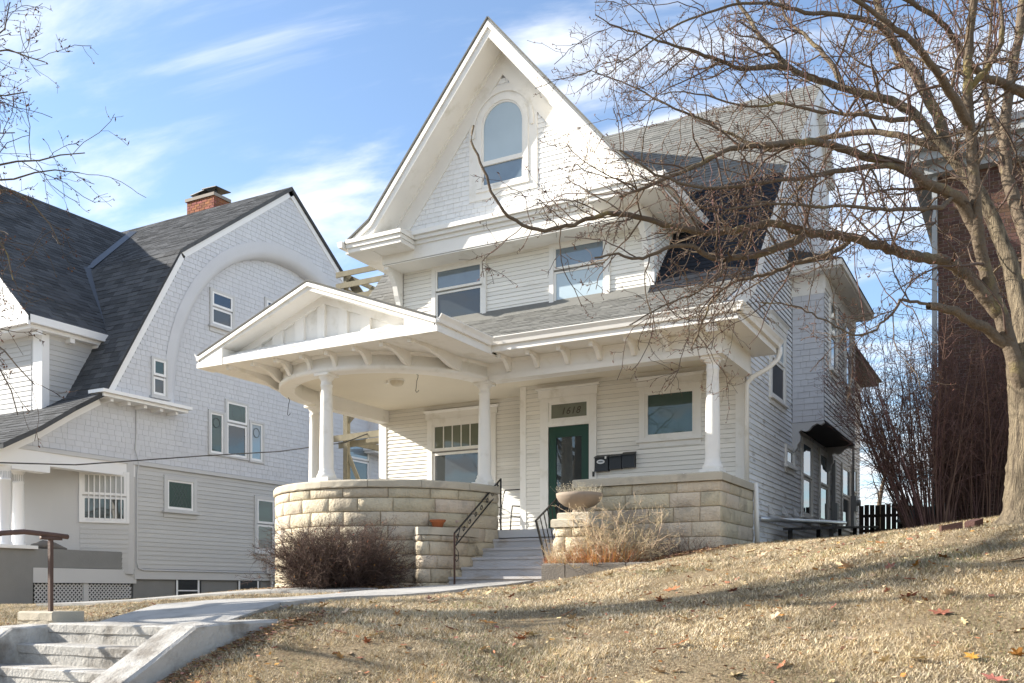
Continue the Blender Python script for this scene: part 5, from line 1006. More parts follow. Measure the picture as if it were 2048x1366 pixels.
# ------------------------------------------------------------------ trees
def resample(pts, K, jit=.0):
    p = np.array(pts, float)
    for _ in range(2):   # corner cutting
        q = [p[0]]
        for a, b in zip(p[:-1], p[1:]): q += [a * .75 + b * .25, a * .25 + b * .75]
        q.append(p[-1]); p = np.array(q)
    s = np.concatenate([[0], np.cumsum(np.linalg.norm(np.diff(p, axis=0), axis=1))]); u = np.linspace(0, s[-1], K)
    o = np.stack([np.interp(u, s, p[:, i]) for i in range(3)], 1)
    if jit: o[1:-1] += NP.normal(0, jit, (K - 2, 3))
    return o
def spawn(P, R, spacing, l0, l1, t0, rf, rmax, rtip, K2, sig, bias=(0, 0, 0), th=(35, 75), pw=.8):
    N_, K, _ = P.shape; Ls = np.linalg.norm(np.diff(P, axis=1), axis=2).sum(1); cnt = NP.poisson(Ls * (1 - t0) / spacing); idx = np.repeat(np.arange(N_), cnt); n = len(idx)
    t = t0 + (1 - t0) * NP.uniform(0, 1, n) ** pw; x = np.clip(t * (K - 1), 0, K - 1.001); i = x.astype(int); f = (x - i)[:, None]
    pos = P[idx, i] * (1 - f) + P[idx, i + 1] * f; T = P[idx, i + 1] - P[idx, i]; T /= np.linalg.norm(T, axis=1, keepdims=True) + 1e-9
    r = R[idx, i] * (1 - f[:, 0]) + R[idx, i + 1] * f[:, 0]
    rv = NP.normal(0, 1, (n, 3)); A = np.cross(T, rv); A /= np.linalg.norm(A, axis=1, keepdims=True) + 1e-9; a = np.radians(NP.uniform(th[0], th[1], n))[:, None]
    d = T * np.cos(a) + A * np.sin(a); ln = NP.uniform(l0, l1, n) * (1.1 - .5 * t); out = np.empty((n, K2, 3)); out[:, 0] = pos; st = (ln / (K2 - 1))[:, None]
    for k in range(1, K2):
        d = d + NP.normal(0, sig, (n, 3)) + np.array(bias); d /= np.linalg.norm(d, axis=1, keepdims=True) + 1e-9; out[:, k] = out[:, k - 1] + d * st * NP.uniform(.75, 1.25, (n, 1))
    r0 = np.minimum(r * rf, rmax * NP.uniform(.6, 1.1, n)); r0 = np.maximum(r0, rtip * 1.05); rr = r0[:, None] + (rtip - r0)[:, None] * np.linspace(0, 1, K2)[None] ** .8
    return out, rr
RT = [
('trunk',0.36,0.2,[(-0.03,10.82,0.57),(-0.02,10.82,0.75),(-0.01,10.83,1.10),(-0.00,10.83,1.55),(-0.02,10.82,1.95),(-0.05,10.80,2.25),(-0.08,10.79,2.45)]),
('T1',0.105,0.04,[(-0.08,10.73,1.89),(-0.12,10.65,2.15),(-0.20,10.61,2.42),(-0.27,10.57,2.72),(-0.39,10.50,3.07),(-0.49,10.33,3.57),(-0.49,10.28,3.94),(-0.53,10.20,4.50),(-0.55,10.19,4.99),(-0.52,10.14,5.39),(-0.48,10.11,5.75),(-0.46,10.12,6.23)]),
('T2',0.14,0.018,[(-0.04,10.81,2.15),(-0.08,10.90,2.73),(-0.18,10.96,3.27),(-0.29,10.96,3.64),(-0.40,10.95,3.97),(-0.61,10.90,4.30),(-0.75,10.88,4.53),(-0.94,10.83,4.79),(-1.06,10.82,4.97),(-1.23,10.79,5.16),(-1.51,10.69,5.26),(-1.76,10.66,5.38),(-2.11,10.59,5.56),(-2.33,10.47,5.67),(-2.56,10.45,5.99),(-2.78,10.45,6.36),(-2.98,10.45,6.81)]),
('L2b',0.045,0.006,[(-2.30,10.48,5.65),(-2.44,10.29,5.63),(-2.63,10.07,5.53),(-2.84,9.85,5.54),(-3.04,9.62,5.60),(-3.23,9.40,5.60),(-3.47,9.16,5.67),(-3.65,8.94,5.66),(-3.87,8.82,5.81)]),
('L3',0.085,0.04,[(-0.75,10.88,4.53),(-0.88,11.03,5.05),(-1.11,11.13,5.58),(-1.27,11.16,5.86),(-1.40,11.20,6.19),(-1.51,11.26,6.53),(-1.59,11.33,6.98),(-1.64,11.41,7.62)]),
('T3',0.11,0.05,[(-0.04,10.83,2.30),(-0.03,11.04,2.91),(-0.01,11.28,3.54),(-0.14,11.44,4.04),(-0.26,11.60,4.61),(-0.27,11.71,5.09),(-0.17,11.99,5.91),(-0.09,12.15,6.65),(-0.07,12.27,7.39)]),
('L4',0.075,0.02,[(0.07,11.67,5.26),(-0.11,11.34,5.26),(-0.34,10.99,5.25),(-0.51,10.78,5.26),(-0.62,10.61,5.47),(-0.76,10.42,5.62),(-0.87,10.24,5.71),(-1.09,10.01,5.78),(-1.29,9.78,5.86)]),
('L1',0.088,0.01,[(-0.26,10.58,2.67),(-0.43,10.48,2.94),(-0.58,10.34,3.12),(-0.67,10.24,3.19),(-0.83,10.09,3.23),(-0.97,9.96,3.23),(-1.16,9.80,3.27),(-1.33,9.65,3.31),(-1.47,9.51,3.35),(-1.67,9.35,3.37),(-1.88,9.17,3.36),(-2.01,9.05,3.41),(-2.13,8.92,3.42),(-2.23,8.81,3.39),(-2.35,8.69,3.32),(-2.50,8.55,3.26),(-2.65,8.41,3.26),(-2.88,8.23,3.30),(-3.05,8.14,3.35),(-3.19,8.00,3.38),(-3.31,7.88,3.38),(-3.49,7.78,3.32),(-3.65,7.63,3.22),(-3.81,7.49,3.17),(-3.96,7.41,3.23),(-4.04,7.31,3.29),(-4.12,7.20,3.41),(-4.18,7.18,3.60),(-4.23,7.15,3.74),(-4.30,7.11,3.92),(-4.28,7.12,4.06)]),
('L1b',0.06,0.01,[(-1.88,9.17,3.33),(-1.97,9.07,3.25),(-2.10,8.88,3.16),(-2.24,8.69,3.06),(-2.38,8.50,3.00),(-2.48,8.33,2.96),(-2.55,8.24,2.98),(-2.61,8.15,3.04),(-2.68,8.11,3.05),(-2.80,7.99,3.02),(-2.89,7.88,2.93),(-3.01,7.70,2.85),(-3.16,7.62,2.91),(-3.29,7.49,2.85)]),
('L1c',0.04,0.008,[(-1.52,9.49,3.32),(-1.64,9.47,3.25),(-1.82,9.44,3.19),(-2.01,9.39,3.17),(-2.16,9.31,3.10),(-2.31,9.22,3.03),(-2.45,9.15,3.02),(-2.55,9.09,2.98),(-2.63,9.05,2.91),(-2.74,8.99,2.79),(-2.77,8.97,2.65),(-2.82,8.94,2.52),(-2.90,8.90,2.33)]),
('L1d',0.022,0.006,[(-2.29,8.76,3.35),(-2.39,8.61,3.11),(-2.49,8.50,2.87),(-2.64,8.36,2.69),(-2.82,8.20,2.61),(-3.00,8.05,2.48),(-3.16,7.96,2.37)]),
('L5',0.085,0.014,[(-0.45,10.41,3.44),(-0.55,10.30,3.70),(-0.65,10.13,3.83),(-0.81,9.93,3.85),(-0.97,9.73,3.92),(-1.08,9.61,4.01),(-1.30,9.44,4.05),(-1.48,9.28,4.08),(-1.63,9.14,4.13),(-1.74,8.96,4.11),(-1.99,8.72,4.04),(-2.21,8.48,3.97),(-2.38,8.27,3.89),(-2.55,8.07,3.71),(-2.74,7.85,3.58),(-2.90,7.65,3.43),(-3.08,7.55,3.35)]),
('L8',0.045,0.006,[(-1.27,11.16,5.86),(-1.39,10.87,6.05),(-1.56,10.66,6.06),(-1.74,10.45,6.06),(-2.03,10.18,6.00),(-2.17,9.98,5.99),(-2.42,9.73,6.00),(-2.68,9.48,5.91),(-2.91,9.24,5.75),(-3.19,8.97,5.54),(-3.45,8.83,5.29),(-3.58,8.64,5.16)]),
('L9',0.055,0.006,[(-0.80,10.85,4.59),(-1.06,10.82,4.72),(-1.39,10.87,4.93),(-1.81,10.87,5.00),(-2.10,10.82,4.98),(-2.35,10.80,4.94),(-2.57,10.79,4.94),(-2.90,10.72,5.12),(-3.14,10.71,5.29),(-3.37,10.69,5.47),(-3.68,10.53,5.59),(-4.02,10.45,5.84),(-4.27,10.31,5.96),(-4.57,10.27,6.13)]),
('L10',0.045,0.01,[(-0.90,9.83,3.88),(-1.16,9.51,4.00),(-1.43,9.13,3.86),(-1.64,8.79,3.72),(-1.84,8.46,3.58),(-2.05,8.23,3.53),(-2.30,7.98,3.41),(-2.53,7.74,3.40),(-2.79,7.48,3.47),(-3.01,7.36,3.66)]),
('L11',0.07,0.045,[(-0.18,10.62,2.37),(-0.32,10.54,2.53),(-0.49,10.33,2.61),(-0.68,10.12,2.71),(-0.78,10.01,2.73),(-0.87,9.90,2.72)]),
('L11b',0.022,0.006,[(-0.85,9.91,2.72),(-0.99,9.72,2.74),(-1.11,9.59,2.74),(-1.10,9.55,2.65),(-1.24,9.41,2.48),(-1.31,9.32,2.37),(-1.46,9.18,2.34),(-1.68,9.00,2.49),(-1.85,8.85,2.56),(-2.03,8.70,2.61),(-2.16,8.62,2.60)]),
('L12',0.07,0.02,[(-0.51,10.21,4.45),(-0.64,9.91,4.64),(-0.75,9.62,4.77),(-0.89,9.32,4.89),(-1.04,9.12,5.01),(-1.26,8.89,5.13),(-1.43,8.68,5.24)]),
('L13',0.05,0.012,[(-0.54,10.20,4.84),(-0.31,10.20,5.08),(-0.23,10.14,5.31),(-0.27,10.11,5.59),(-0.31,10.09,5.87)]),
('L14',0.05,0.012,[(-0.26,11.60,4.77),(-0.38,11.76,5.19),(-0.49,11.93,5.63),(-0.45,12.18,6.20),(-0.40,12.32,6.72),(-0.38,12.33,7.18)]),
('L15',0.05,0.01,[(-1.76,10.66,5.37),(-1.94,10.79,5.80),(-2.17,10.89,6.14),(-2.41,10.99,6.42),(-2.54,11.04,6.71),(-2.61,11.11,7.06)]),
('L16',0.04,0.006,[(-1.06,10.82,4.97),(-1.24,10.49,4.85),(-1.44,10.16,4.79),(-1.67,9.80,4.72),(-1.89,9.46,4.65),(-2.12,9.21,4.67),(-2.34,8.98,4.57),(-2.56,8.74,4.59),(-2.78,8.51,4.63),(-3.02,8.38,4.59)]),
('L17',0.035,0.01,[(-0.65,10.13,3.83),(-0.77,9.84,3.60),(-0.95,9.51,3.54),(-1.17,9.16,3.44),(-1.41,8.80,3.40),(-1.63,8.57,3.34),(-1.87,8.32,3.34),(-2.07,8.10,3.28),(-2.27,7.88,3.20)]),
]
LT = [(0.05,0.006,[(-11.01,4.92,3.84),(-10.04,5.22,3.96),(-9.19,5.46,4.04),(-8.67,5.63,4.09),(-8.42,5.76,4.11),(-8.12,5.82,4.11),(-7.87,5.95,4.14)]),
(0.045,0.006,[(-11.01,4.92,3.79),(-10.15,5.27,3.90),(-9.39,5.57,4.01),(-8.86,5.75,4.02),(-8.60,5.89,4.06),(-8.30,5.94,4.08),(-8.09,6.06,4.04)]),
(0.03,0.005,[(-9.83,5.34,3.93),(-9.02,5.55,3.80),(-8.63,5.65,3.86),(-8.33,5.70,3.69),(-8.20,5.77,3.55),(-8.12,5.82,3.41),(-8.08,5.84,3.27)]),
(0.03,0.005,[(-10.15,5.05,5.19),(-9.30,5.28,5.12),(-8.74,5.47,5.09),(-8.40,5.55,5.07),(-8.23,5.64,4.99),(-8.02,5.64,4.89)]),
(0.03,0.005,[(-10.15,5.05,4.65),(-9.30,5.28,4.65),(-8.74,5.47,4.67),(-8.44,5.53,4.65),(-8.26,5.63,4.67)]),
(0.03,0.005,[(-9.66,4.97,4.88),(-8.97,5.23,4.97),(-8.51,5.37,5.05),(-8.39,5.44,5.09),(-8.24,5.41,5.22),(-8.21,5.42,5.38)]),
(0.035,0.005,[(-10.04,4.99,2.81),(-9.24,5.20,2.65),(-8.73,5.37,2.48),(-8.39,5.44,2.27),(-8.13,5.47,2.04),(-8.01,5.53,1.88)]),
(0.03,0.005,[(-10.04,4.99,2.61),(-9.24,5.20,2.37),(-8.73,5.37,2.25),(-8.39,5.44,2.08),(-8.28,5.50,1.85),(-8.24,5.52,1.62)]),
(0.03,0.005,[(-9.87,5.08,3.39),(-9.08,5.29,3.55),(-8.65,5.41,3.47),(-8.39,5.44,3.29),(-8.30,5.49,3.06),(-8.28,5.50,2.87)]),
(0.03,0.005,[(-10.06,5.09,4.31),(-9.18,5.35,4.31),(-8.74,5.47,4.31),(-8.56,5.58,4.35),(-8.45,5.63,4.33)])]

def spurs(P, R, n_each, tb_, rb=.0055):
    K = P.shape[1]; idx = np.repeat(np.arange(len(P)), n_each); k = NP.integers(1, K, len(idx)); c = P[idx, k]; e = NP.normal(0, .011, (len(idx), 3)); tb_.add(np.stack([c, c + e * .6, c + e * 1.3], 1), np.tile(np.array([[.002, rb, .001]]), (len(idx), 1)) * NP.uniform(.6, 1.2, (len(idx), 1)), 3)
rt_ = thing('bare_tree', (-.05, 10.75, .62), 'big leafless tree with rough trunk and lichen-spotted spreading limbs', 'tree')
RTP = []
for name, r0, r1, pts in RT:
    if name == 'trunk':
        p = resample(pts, 70); r = np.interp(np.linspace(0, 1, 70), [0, .05, .12, .3, 1], [.42, .31, .255, .23, .17]); V, F_ = tubes(p[None], r[None], 56)
        V = V.reshape(70, 56, 3); c = p[:, None]; d = V - c; ang = np.arange(56) * 2 * np.pi / 56
        zz_ = np.linspace(0, 1, 70)[:, None]; rg = NP.normal(0, 1, (24, 56)); rg = np.stack([np.interp(np.linspace(0, 23, 70), np.arange(24), rg[:, j]) for j in range(56)], 1); kk = 1 + .03 * np.sin(ang * 7 + 1 + 2 * np.sin(zz_ * 9)) + .05 * np.sin(ang * 3 + .5)[None] * (2.2 - 2 * zz_) + .028 * rg + NP.normal(0, .006, (70, 56)); V = c + d * kk[..., None]
        meshobj('trunk', V.reshape(-1, 3), [tuple(q) for q in F_.tolist()], 'bark', rt_, True); continue
    K = max(18, int(len(pts) * 3)); p = resample(pts, K, .006); r = .82 * (r0 + (r1 - r0) * np.linspace(0, 1, K) ** .62)
    r[0] *= .45; r[1] *= .85; V, F_ = tubes(p[None], r[None] * NP.uniform(.95, 1.06, (1, K)), 12 if r0 > .04 else 8); meshobj('limb', V, [tuple(q) for q in F_.tolist()], 'bark' if name in ('T2',) else 'limbbark', rt_, True)
    RTP.append((resample(pts[:-6] if name == 'L1' else pts, 40), .82 * (r0 + (r1 - r0) * np.linspace(0, 1, 40) ** .62), name))
P0 = np.stack([a for a, b_, c in RTP if c not in ('L11',)]); R0 = np.stack([b_ for a, b_, c in RTP if c not in ('L11',)])
tw = Tubes()
P1_, R1_ = spawn(P0, R0, .14, .45, 1.4, .12, .5, .016, .0035, 9, .21, (-.015, 0, .0)); tw.add(P1_, R1_, 5)
P2_, R2_ = spawn(P1_, R1_, .125, .18, .6, .1, .7, .0062, .0022, 6, .26); tw.add(P2_, R2_, 3)
P2b, R2b = spawn(P0, R0, .16, .12, .4, .2, .5, .006, .0022, 5, .25); tw.add(P2b, R2b, 3)
P3_, R3_ = spawn(P2_, R2_, .11, .04, .16, .1, .8, .0036, .0018, 4, .3); tw.add(P3_, R3_, 3)
tw.build('twig_crown', 'twig', rt_, kind='stuff')
bd = Tubes(); spurs(P3_, R3_, 1, bd); spurs(P2_, R2_, 2, bd); bd.build('buds', 'bud', rt_, kind='stuff')
# straight water shoots
NS = 60; base = P0[NP.integers(0, len(P0), NS), NP.integers(3, 26, NS)]; dr_ = NP.normal(0, .28, (NS, 3)) + np.array([0, 0, 1]); ln_ = NP.uniform(.5, 1.7, (NS, 1)); sh = np.stack([base + dr_ * t * ln_ + NP.normal(0, .018, (NS, 3)) for t in np.linspace(0, 1, 7)], 1); sh[:, 0] = base; q = Tubes(); q.add(sh, np.tile(np.linspace(.006, .002, 7)[None], (NS, 1)), 4); q.build('water_shoots', 'redtwig', rt_, kind='stuff')
# street tree on the left, mostly out of the picture
lt = thing('street_tree', (-14.4, 4.2, gz(-14.4, 4.2)), 'leafless street tree reaching thin budded branches over the grey house', 'tree')
g0 = gz(-14.4, 4.2); tp_ = [(-14.4, 4.2, g0 - .1), (-14.42, 4.2, g0 + .6), (-14.4, 4.22, 1.2), (-14.3, 4.3, 3.0), (-14.2, 4.3, 4.5), (-14.1, 4.25, 6.5), (-14.2, 4.3, 9)]
p = resample(tp_, 26); r = np.interp(np.linspace(0, 1, 26), [0, .06, .2, .6, 1], [.5, .36, .30, .22, .09]); V, F_ = tubes(p[None], r[None], 18); meshobj('trunk', V, [tuple(q) for q in F_.tolist()], 'bark', lt, True)
lims = [(.11, .012, [p[int(4 + RN.uniform(6, 20))]] + b_) for a, c, b_ in LT]
LTP = []
def addlimb(pts, r0, r1, K=30):
    q = resample(pts, K, .008); r = r0 + (r1 - r0) * np.linspace(0, 1, K) ** .7; V, F_ = tubes(q[None], r[None], 8); meshobj('limb', V, [tuple(s) for s in F_.tolist()], 'limbbark', lt, True); LTP.append((q, r))
for k_, (a, c, b_) in enumerate(LT):
    z = b_[0][2]; j = np.argmin(np.abs(p[:, 2] - max(2.0, z - 1.2))); s = p[j]; mid = tuple(s * .5 + np.array(b_[0]) * .5 + np.array([0, 0, .25])); addlimb([tuple(s), mid] + b_, .055, .005)
for i in range(13):
    j = 9 + i; s = p[min(25, j)]; a = RN.uniform(0, 2 * math.pi); L = RN.uniform(2.2, 3.8); dx, dy = math.cos(a), math.sin(a)
    if dx > .3 and dy > -.2: dx = -abs(dx) * .6
    addlimb([tuple(s), tuple(s + np.array([dx * L * .3, dy * L * .3, .5])), tuple(s + np.array([dx * L * .65, dy * L * .65, 1.2])), tuple(s + np.array([dx * L, dy * L, 2.0]))], .09, .014)
PL = np.stack([a for a, c in LTP]); RL = np.stack([c for a, c in LTP]); tw = Tubes()
A1_, B1_ = spawn(PL, RL, .20, .35, 1.1, .3, .5, .011, .003, 8, .16, (0, 0, .0)); tw.add(A1_, B1_, 4)
A2_, B2_ = spawn(A1_, B1_, .13, .12, .45, .1, .7, .0045, .002, 5, .2); tw.add(A2_, B2_, 3); A3_, B3_ = spawn(A2_, B2_, .14, .04, .12, .1, .8, .003, .0016, 4, .25); tw.add(A3_, B3_, 3); tw.build('twig_crown', 'twig2', lt, kind='stuff')
bd = Tubes(); spurs(A2_, B2_, 1, bd, .010); spurs(A3_, B3_, 1, bd, .007); bd.build('seed_clusters', 'bud', lt, kind='stuff')
# a distant bare tree seen through the gap, and two street trees behind the viewer
def simple_tree(name, x, y, h, lab, seed, r=.18, n=16, mt='twig2', grp=None):
    z = gz(x, y); t = thing(name, (x, y, z), lab, 'tree', grp); pts = [(x, y, z - .1), (x + NP.normal(0, .1), y, z + h * .3), (x + NP.normal(0, .2), y + NP.normal(0, .2), z + h * .62), (x + NP.normal(0, .3), y + NP.normal(0, .3), z + h * .95)]; p = resample(pts, 24); R_ = np.linspace(1, .12, 24) * r; V, F_ = tubes(p[None], R_[None], 10); meshobj('trunk', V, [tuple(q) for q in F_.tolist()], 'limbbark', t, True)
    tw = Tubes(); a, b_ = spawn(p[None], R_[None], h * .62 / n, h * .25, h * .48, .28, .5, r * .4, .012, 9, .16, (0, 0, .05), (35, 65)); tw.add(a, b_, 5); a2, b2 = spawn(a, b_, .35, h * .07, h * .16, .15, .6, r * .12, .006, 6, .2); tw.add(a2, b2, 3); a3, b3 = spawn(a2, b2, .25, .2, .5, .1, .7, .008, .004, 4, .25); tw.add(a3, b3, 3); tw.build('crown', mt, t, kind='stuff')
simple_tree('bare_tree', -6.0, 46, 7.5, 'small distant bare tree above the dark fence', 1, .14)
simple_tree('bare_tree', -3.6, 52, 8.5, 'far bare tree seen between fence and shrub', 1, .14)
simple_tree('bare_tree', -19, -10, 13, 'bare tree across the road behind the viewer', 2, .3)
simple_tree('bare_tree', -11, -13, 12, 'bare tree across the road opposite the porch', 3, .3)
simple_tree('bare_tree', -27, -12, 12, 'bare tree across the road opposite the grey house', 4, .28)
def far_house(x, y, w_, h, lab, wm, rm):
    t = thing('far_house', (x, y, -1.5), lab, 'house'); z = -1.6
    MB().box(x - w_ / 2, x + w_ / 2, y - 9, y, z, z + h).build('wall', wm, t); m = MB(); m.prism([(x - w_ / 2 - .5, y + .6, z + h), (x + w_ / 2 + .5, y + .6, z + h), (x, y + .6, z + h + w_ * .5)], (0, -10, 0)); m.build('roof', rm, t)
    for k in range(3):
        for j in range(2): MB().box(x - w_ * .32 + k * w_ * .26, x - w_ * .32 + k * w_ * .26 + 1, y, y + .05, z + 1.2 + j * 2.9, z + 2.8 + j * 2.9).build('window', 'pane', t)
    MB().box(x - w_ * .45, x + w_ * .45, y, y + 2, z + 3.0, z + 3.25).build('porch_roof', rm, t)
far_house(-34, -24, 9, 6.2, 'brown house across the road opposite the grey house', 'brickdk', 'asph_dk'); far_house(-20, -25, 9, 6.4, 'dull green house across the road opposite the porch', 'lead', 'asph_dk'); far_house(-6, -25, 9, 6, 'brick house across the road opposite the big tree', 'brick', 'asph_dk')
# ------------------------------------------------------------------ shrubs
def shrub(name, lab, x, y, n, r, h0, h1, spread, rad_, mt, lean=(0, 0), sub=(.12, .15, .4), sub2=None, K=9, sig=.1, cat='bush', grav=0.0, base_r=.25, z=None):
    z = gz(x, y) - .05 if z is None else z; t = thing(name, (x, y, z), lab, cat); a = NP.uniform(0, 2 * np.pi, n); q = base_r * np.sqrt(NP.uniform(0, 1, n)); b0 = np.stack([x + q * np.cos(a), y + q * np.sin(a), np.full(n, z)], 1)
    s = spread * np.sqrt(NP.uniform(0, 1, n)); d = np.stack([np.cos(a) * s + lean[0], np.sin(a) * s + lean[1], np.ones(n)], 1); d /= np.linalg.norm(d, axis=1, keepdims=True); ln = NP.uniform(h0, h1, n); P = np.empty((n, K, 3)); P[:, 0] = b0
    for k in range(1, K): d = d + NP.normal(0, sig, (n, 3)) + np.array([0, 0, grav * k]); d /= np.linalg.norm(d, axis=1, keepdims=True); P[:, k] = P[:, k - 1] + d * (ln / (K - 1))[:, None]
    R_ = rad_ * NP.uniform(.6, 1.2, (n, 1)) * np.linspace(1, .3, K)[None]; tb_ = Tubes(); tb_.add(P, R_, 4); st_ = tb_.build('stems', mt, t, kind='stuff'); c2 = Tubes(); a2, b2 = spawn(P, R_, sub[0], sub[1], sub[2], .2, .7, rad_ * .6, rad_ * .22, 5, .22, (0, 0, .03), (25, 65)); c2.add(a2, b2, 3)
    if sub2: a3, b3 = spawn(a2, b2, sub2[0], sub2[1], sub2[2], .1, .8, rad_ * .4, rad_ * .18, 4, .25); c2.add(a3, b3, 3); 
    c2.build('twigs', mt, t, kind='stuff'); return t, P, a2
bt, BP, BA = shrub('barberry_bush', 'dense dark thorny bush in front of the rounded stone wall', -10.38, 12.8, 560, 1, .65, 1.36, 1.2, .009, 'barberry', sub=(.06, .12, .42), sub2=(.07, .04, .14), sig=.16, base_r=.4, grav=-.008)
k_ = 1500; c = BA.reshape(-1, 3)[NP.integers(0, BA.shape[0] * BA.shape[1], k_)]; e1 = NP.normal(0, .014, (k_, 3)); e2 = NP.normal(0, .014, (k_, 3)); V = np.stack([c, c + e1, c + e2], 1).reshape(-1, 3); meshobj('dry_leaves', V, [tuple(q) for q in np.arange(3 * k_).reshape(-1, 3).tolist()], 'leaf_br', bt, kind='stuff')
shrub('large_shrub', 'tall reddish bare shrub fanning out behind the tree trunk', -1.7, 19.6, 110, 1, 2.2, 4.2, .36, .014, 'redtwig', lean=(-.13, 0), sub=(.15, .3, .9), sub2=(.15, .12, .35), sig=.055, base_r=.4)
shrub('vine_thicket', 'tangle of pale red-brown twigs against the brick wall', -.8, 20.6, 130, 1, 2.6, 5.0, .30, .012, 'redtwig', lean=(.05, 0), sub=(.14, .3, .9), sub2=(.16, .12, .35), sig=.07, base_r=.7)
pb, PP, PA2 = shrub('dry_perennial', 'sprawling straw-coloured dead perennial beside the stone pier', -6.05, 14.65, 140, 1, .5, 1.2, .85, .0095, 'straw', sub=(.085, .14, .5), sub2=(.12, .05, .18), sig=.28, base_r=.38, z=.38)
T_ = Tubes(); P, R_ = sprigs(900, -6.2, 14.6, .38, .62, .12, .42, .55, .004, 5); T_.add(P, R_, 3); T_.build('dry_foliage', 'orange_dry', pb, kind='stuff')
gp, _, _ = shrub('dry_clump', 'low golden dead clump at the foot of the stone pier', -6.85, 14.36, 170, 1, .25, .55, .6, .005, 'straw', sub=(.10, .06, .16), sig=.12, base_r=.25, z=.36)
T_ = Tubes(); P, R_ = sprigs(350, -6.85, 14.36, .36, .33, .08, .25, .5, .004, 5); T_.add(P, R_, 3); T_.build('dry_foliage', 'orange_dry', gp, kind='stuff')
shrub('bare_brambles', 'dark bare brambles along the foot of the porch wall', -5.0, 14.95, 90, 1, .2, .55, 1.1, .004, 'barberry', sub=(.08, .06, .2), sub2=(.08, .04, .1), sig=.2, base_r=.45, z=.5)
MB().prism([(-7.05, 14.22, .2), (-4.6, 14.22, .2), (-4.6, 15.6, .2), (-7.05, 15.6, .2)], (0, 0, .19)).build('planting_bed', 'litter', None, kind='structure')
# ------------------------------------------------------------------ grass, leaves, litter
def free(x, y):
    t = np.clip((y - 5.9) / 8, 0, 1); onwalk = (y > 5.6) & (y < 14.5) & (x > -7.95 - 1.4 * t) & (x < -6.3 - .9 * t)
    br = (x < -9.2) & (x > -15.9) & (np.abs(y - (12.08 - .092 * (-9.4 - x))) < .52)
    stp = (x > -8.45) & (x < -5.88) & (y > 3.3) & (y < 6.3)
    house = (x > -13.8) & (x < -4.55) & (y > 15.6); rnd_ = ((x - XC) ** 2 + (y - YC) ** 2 < 2.45 ** 2); bed = (x > -7.15) & (x < -4.6) & (y > 13.97); chk = (x > -10) & (x < -9) & (y > 13.9); nbr = (x < -22.95) & (y > 14.5)
    return ~(onwalk | br | stp | house | rnd_ | bed | chk | nbr)
def scatter(n, x0, x1, y0, y1, pw=1.6):
    xs, ys = [], []; got = 0
    while got < n:
        x = NP.uniform(x0, x1, n * 2); y = NP.uniform(y0, y1, n * 2); d = -.48 * x + .877 * y; keep = free(x, y) & (d > 3.5) & (NP.uniform(0, 1, n * 2) < np.minimum(1, (6 / np.maximum(d, 6)) ** pw)); lat = np.abs(.877 * x + .48 * y) / np.maximum(d, .1); keep &= lat < .85
        xs.append(x[keep]); ys.append(y[keep]); got += keep.sum()
    x, y = np.concatenate(xs)[:n], np.concatenate(ys)[:n]; return x, y
NBL = 780000
x, y = scatter(NBL, -24, 5, 3.4, 24); z = gzn(x, y); d = np.hypot(x, y); clump = .75 + .55 * (np.sin(x * 3.1 + np.sin(y * 2.3) * 2) * np.sin(y * 3.7 + np.sin(x * 1.9)) > .15)
h = NP.uniform(.012, .045, NBL) * clump; a = NP.uniform(0, 2 * np.pi, NBL); lean = NP.uniform(.5, 2.4, NBL) * h; wd = .0012 + .00027 * d
b = np.stack([x, y, z - .004], 1); sd_ = np.stack([-np.sin(a), np.cos(a), np.zeros(NBL)], 1) * wd[:, None]; tip = b + np.stack([np.cos(a) * lean, np.sin(a) * lean, h + .004], 1)
V = np.stack([b - sd_, b + sd_, tip], 1).reshape(-1, 3)
meshobj('grass', V, np.arange(NBL * 3).reshape(-1, 3), 'blade', None, False, (0, 0, 0), kind='stuff')
NG = 60000; x, y = scatter(NG * 3, -24, 5, 3.4, 24); k = (np.sin(x * 1.7 + 2 * np.sin(y * 1.1)) * np.sin(y * 2.1 + 1.5 * np.sin(x * 1.3)) + NP.normal(0, .25, len(x))) > .62; x, y = x[k][:NG], y[k][:NG]; n = len(x); z = gzn(x, y); d = np.hypot(x, y)
h = NP.uniform(.015, .05, n); a = NP.uniform(0, 2 * np.pi, n); lean = NP.uniform(.3, 1.5, n) * h; wd = .0013 + .00028 * d; b = np.stack([x, y, z - .004], 1); sd_ = np.stack([-np.sin(a), np.cos(a), np.zeros(n)], 1) * wd[:, None]; tip = b + np.stack([np.cos(a) * lean, np.sin(a) * lean, h], 1)
meshobj('green_grass', np.stack([b - sd_, b + sd_, tip], 1).reshape(-1, 3), np.arange(n * 3).reshape(-1, 3), 'blade_green', None, False, (0, 0, 0), kind='stuff')
# oak leaves
def leafmesh(name, mt, sc_):
    o = []; n = 22
    for i in range(n):
        a = 2 * math.pi * i / n; r = .5 * (1 + .38 * math.cos(6 * a + .4)) * (.55 + .45 * abs(math.cos(a))); o.append((r * math.cos(a) * 1.25, r * math.sin(a) * .95))
    V = [(0, 0, .05)] + [(u, v, .10 * RN.uniform(.2, 1) + .25 * (u * u) * RN.uniform(.3, 1) + .35 * v * v) for u, v in o]; V = [(u * sc_, v * sc_, w_ * sc_) for u, v, w_ in V]
    me = bpy.data.meshes.new(name); me.from_pydata(V, [], [(0, i + 1, (i + 1) % n + 1) for i in range(n)]); me.materials.append(MATS[mt]); return me
LM = [leafmesh('leaf', m_, .085) for m_ in ('leaf_br', 'leaf_br', 'leaf_tan', 'leaf_tan')]
lx, ly = scatter(300, -9, 2, 3.8, 13.5, 1.5); lz = gzn(lx, ly)
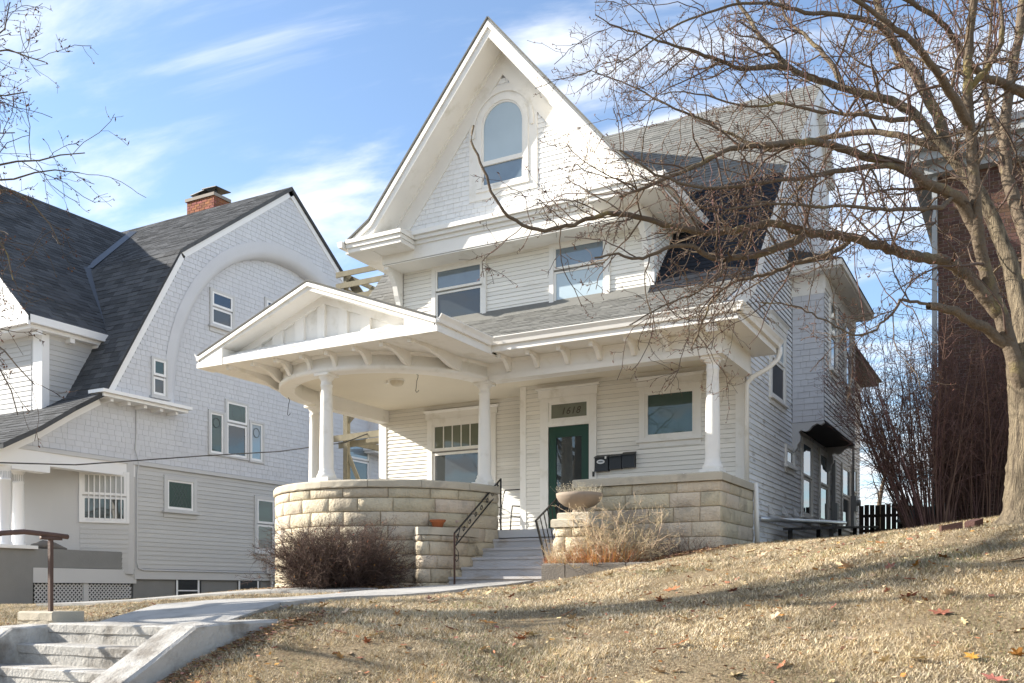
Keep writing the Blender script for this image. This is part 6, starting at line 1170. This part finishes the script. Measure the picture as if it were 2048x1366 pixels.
LAB = {'leaf_br': ('rusty brown oak leaf lying on the dry lawn', 'brown leaves scattered on the lawn'), 'leaf_tan': ('pale tan oak leaf lying on the dry lawn', 'tan leaves scattered on the lawn')}
for i in range(300):
    me = LM[i % 4]; o = bpy.data.objects.new('oak_leaf', me); COL.objects.link(o); o.location = (lx[i], ly[i], lz[i] + .022); o.rotation_euler = (RN.uniform(-.5, .5), RN.uniform(-.5, .5), RN.uniform(0, 6.3)); s = RN.uniform(.6, 1.35); o.scale = (s, s, s)
    k_ = 'rusty brown' if me.materials[0].name == 'leaf_br' else 'pale tan'; X_, Y_ = lx[i], ly[i]
    w_ = 'beside the concrete step cheek' if X_ < -4.2 and Y_ < 8 else 'near the big tree trunk' if X_ > -1.8 and Y_ > 8 else 'below the kerb stones' if Y_ > 11 and X_ > -7.5 else 'between walk and neighbouring porch' if X_ < -8 else 'on the steep bank by the sidewalk' if Y_ < 6.5 else 'in the middle of the sloping lawn'
    nm(o, label=k_ + ' oak leaf lying ' + w_, category='leaf', group=k_ + ' leaves ' + w_)
def litter(n, x, y, z, sz, name, mt):
    c = np.stack([x, y, z], 1); e1 = NP.normal(0, 1, (n, 3)) * np.array([1, 1, .35]) * sz; e2 = NP.normal(0, 1, (n, 3)) * np.array([1, 1, .35]) * sz; V = np.stack([c - e1 * .5, c + e2 * .5, c + e1 * .5, c - e2 * .5], 1).reshape(-1, 3)
    meshobj(name, V, np.arange(4 * n).reshape(-1, 4).tolist(), mt, None, False, (0, 0, 0), kind='stuff')
n = 5200; a = NP.uniform(0, 2 * np.pi, n); r = np.abs(NP.normal(0, .75, n)); x = -10.45 + 1.35 * r * np.cos(a); y = 12.75 + .7 * r * np.sin(a); k = free(x, y); x, y = x[k], y[k]; litter(len(x), x, y, gzn(x, y) + NP.uniform(.01, .07, len(x)), .035, 'leaf_litter', 'litter')
n = 1600; y = NP.uniform(4.0, 6.9, n); x = -5.84 + np.abs(NP.normal(0, .14, n)) ; litter(n, x, y, gzn(x, y) + NP.uniform(.005, .05, n), .025, 'leaf_litter', 'litter')
n = 2200; x = NP.uniform(-6.9, -4.2, n); y = NP.uniform(14.25, 15.5, n); z = np.maximum(gzn(x, y), .40) + NP.uniform(.0, .05, n); litter(n, x, y, z, .035, 'leaf_litter', 'litter')
x, y = scatter(6000, -14, 4, 3.6, 18, 1.1); litter(6000, x, y, gzn(x, y) + NP.uniform(.01, .035, 6000), .022, 'leaf_litter', 'leaf_tan'); x, y = scatter(3500, -14, 4, 3.6, 18, 1.1); litter(3500, x, y, gzn(x, y) + NP.uniform(.01, .035, 3500), .03, 'leaf_litter', 'leaf_br')
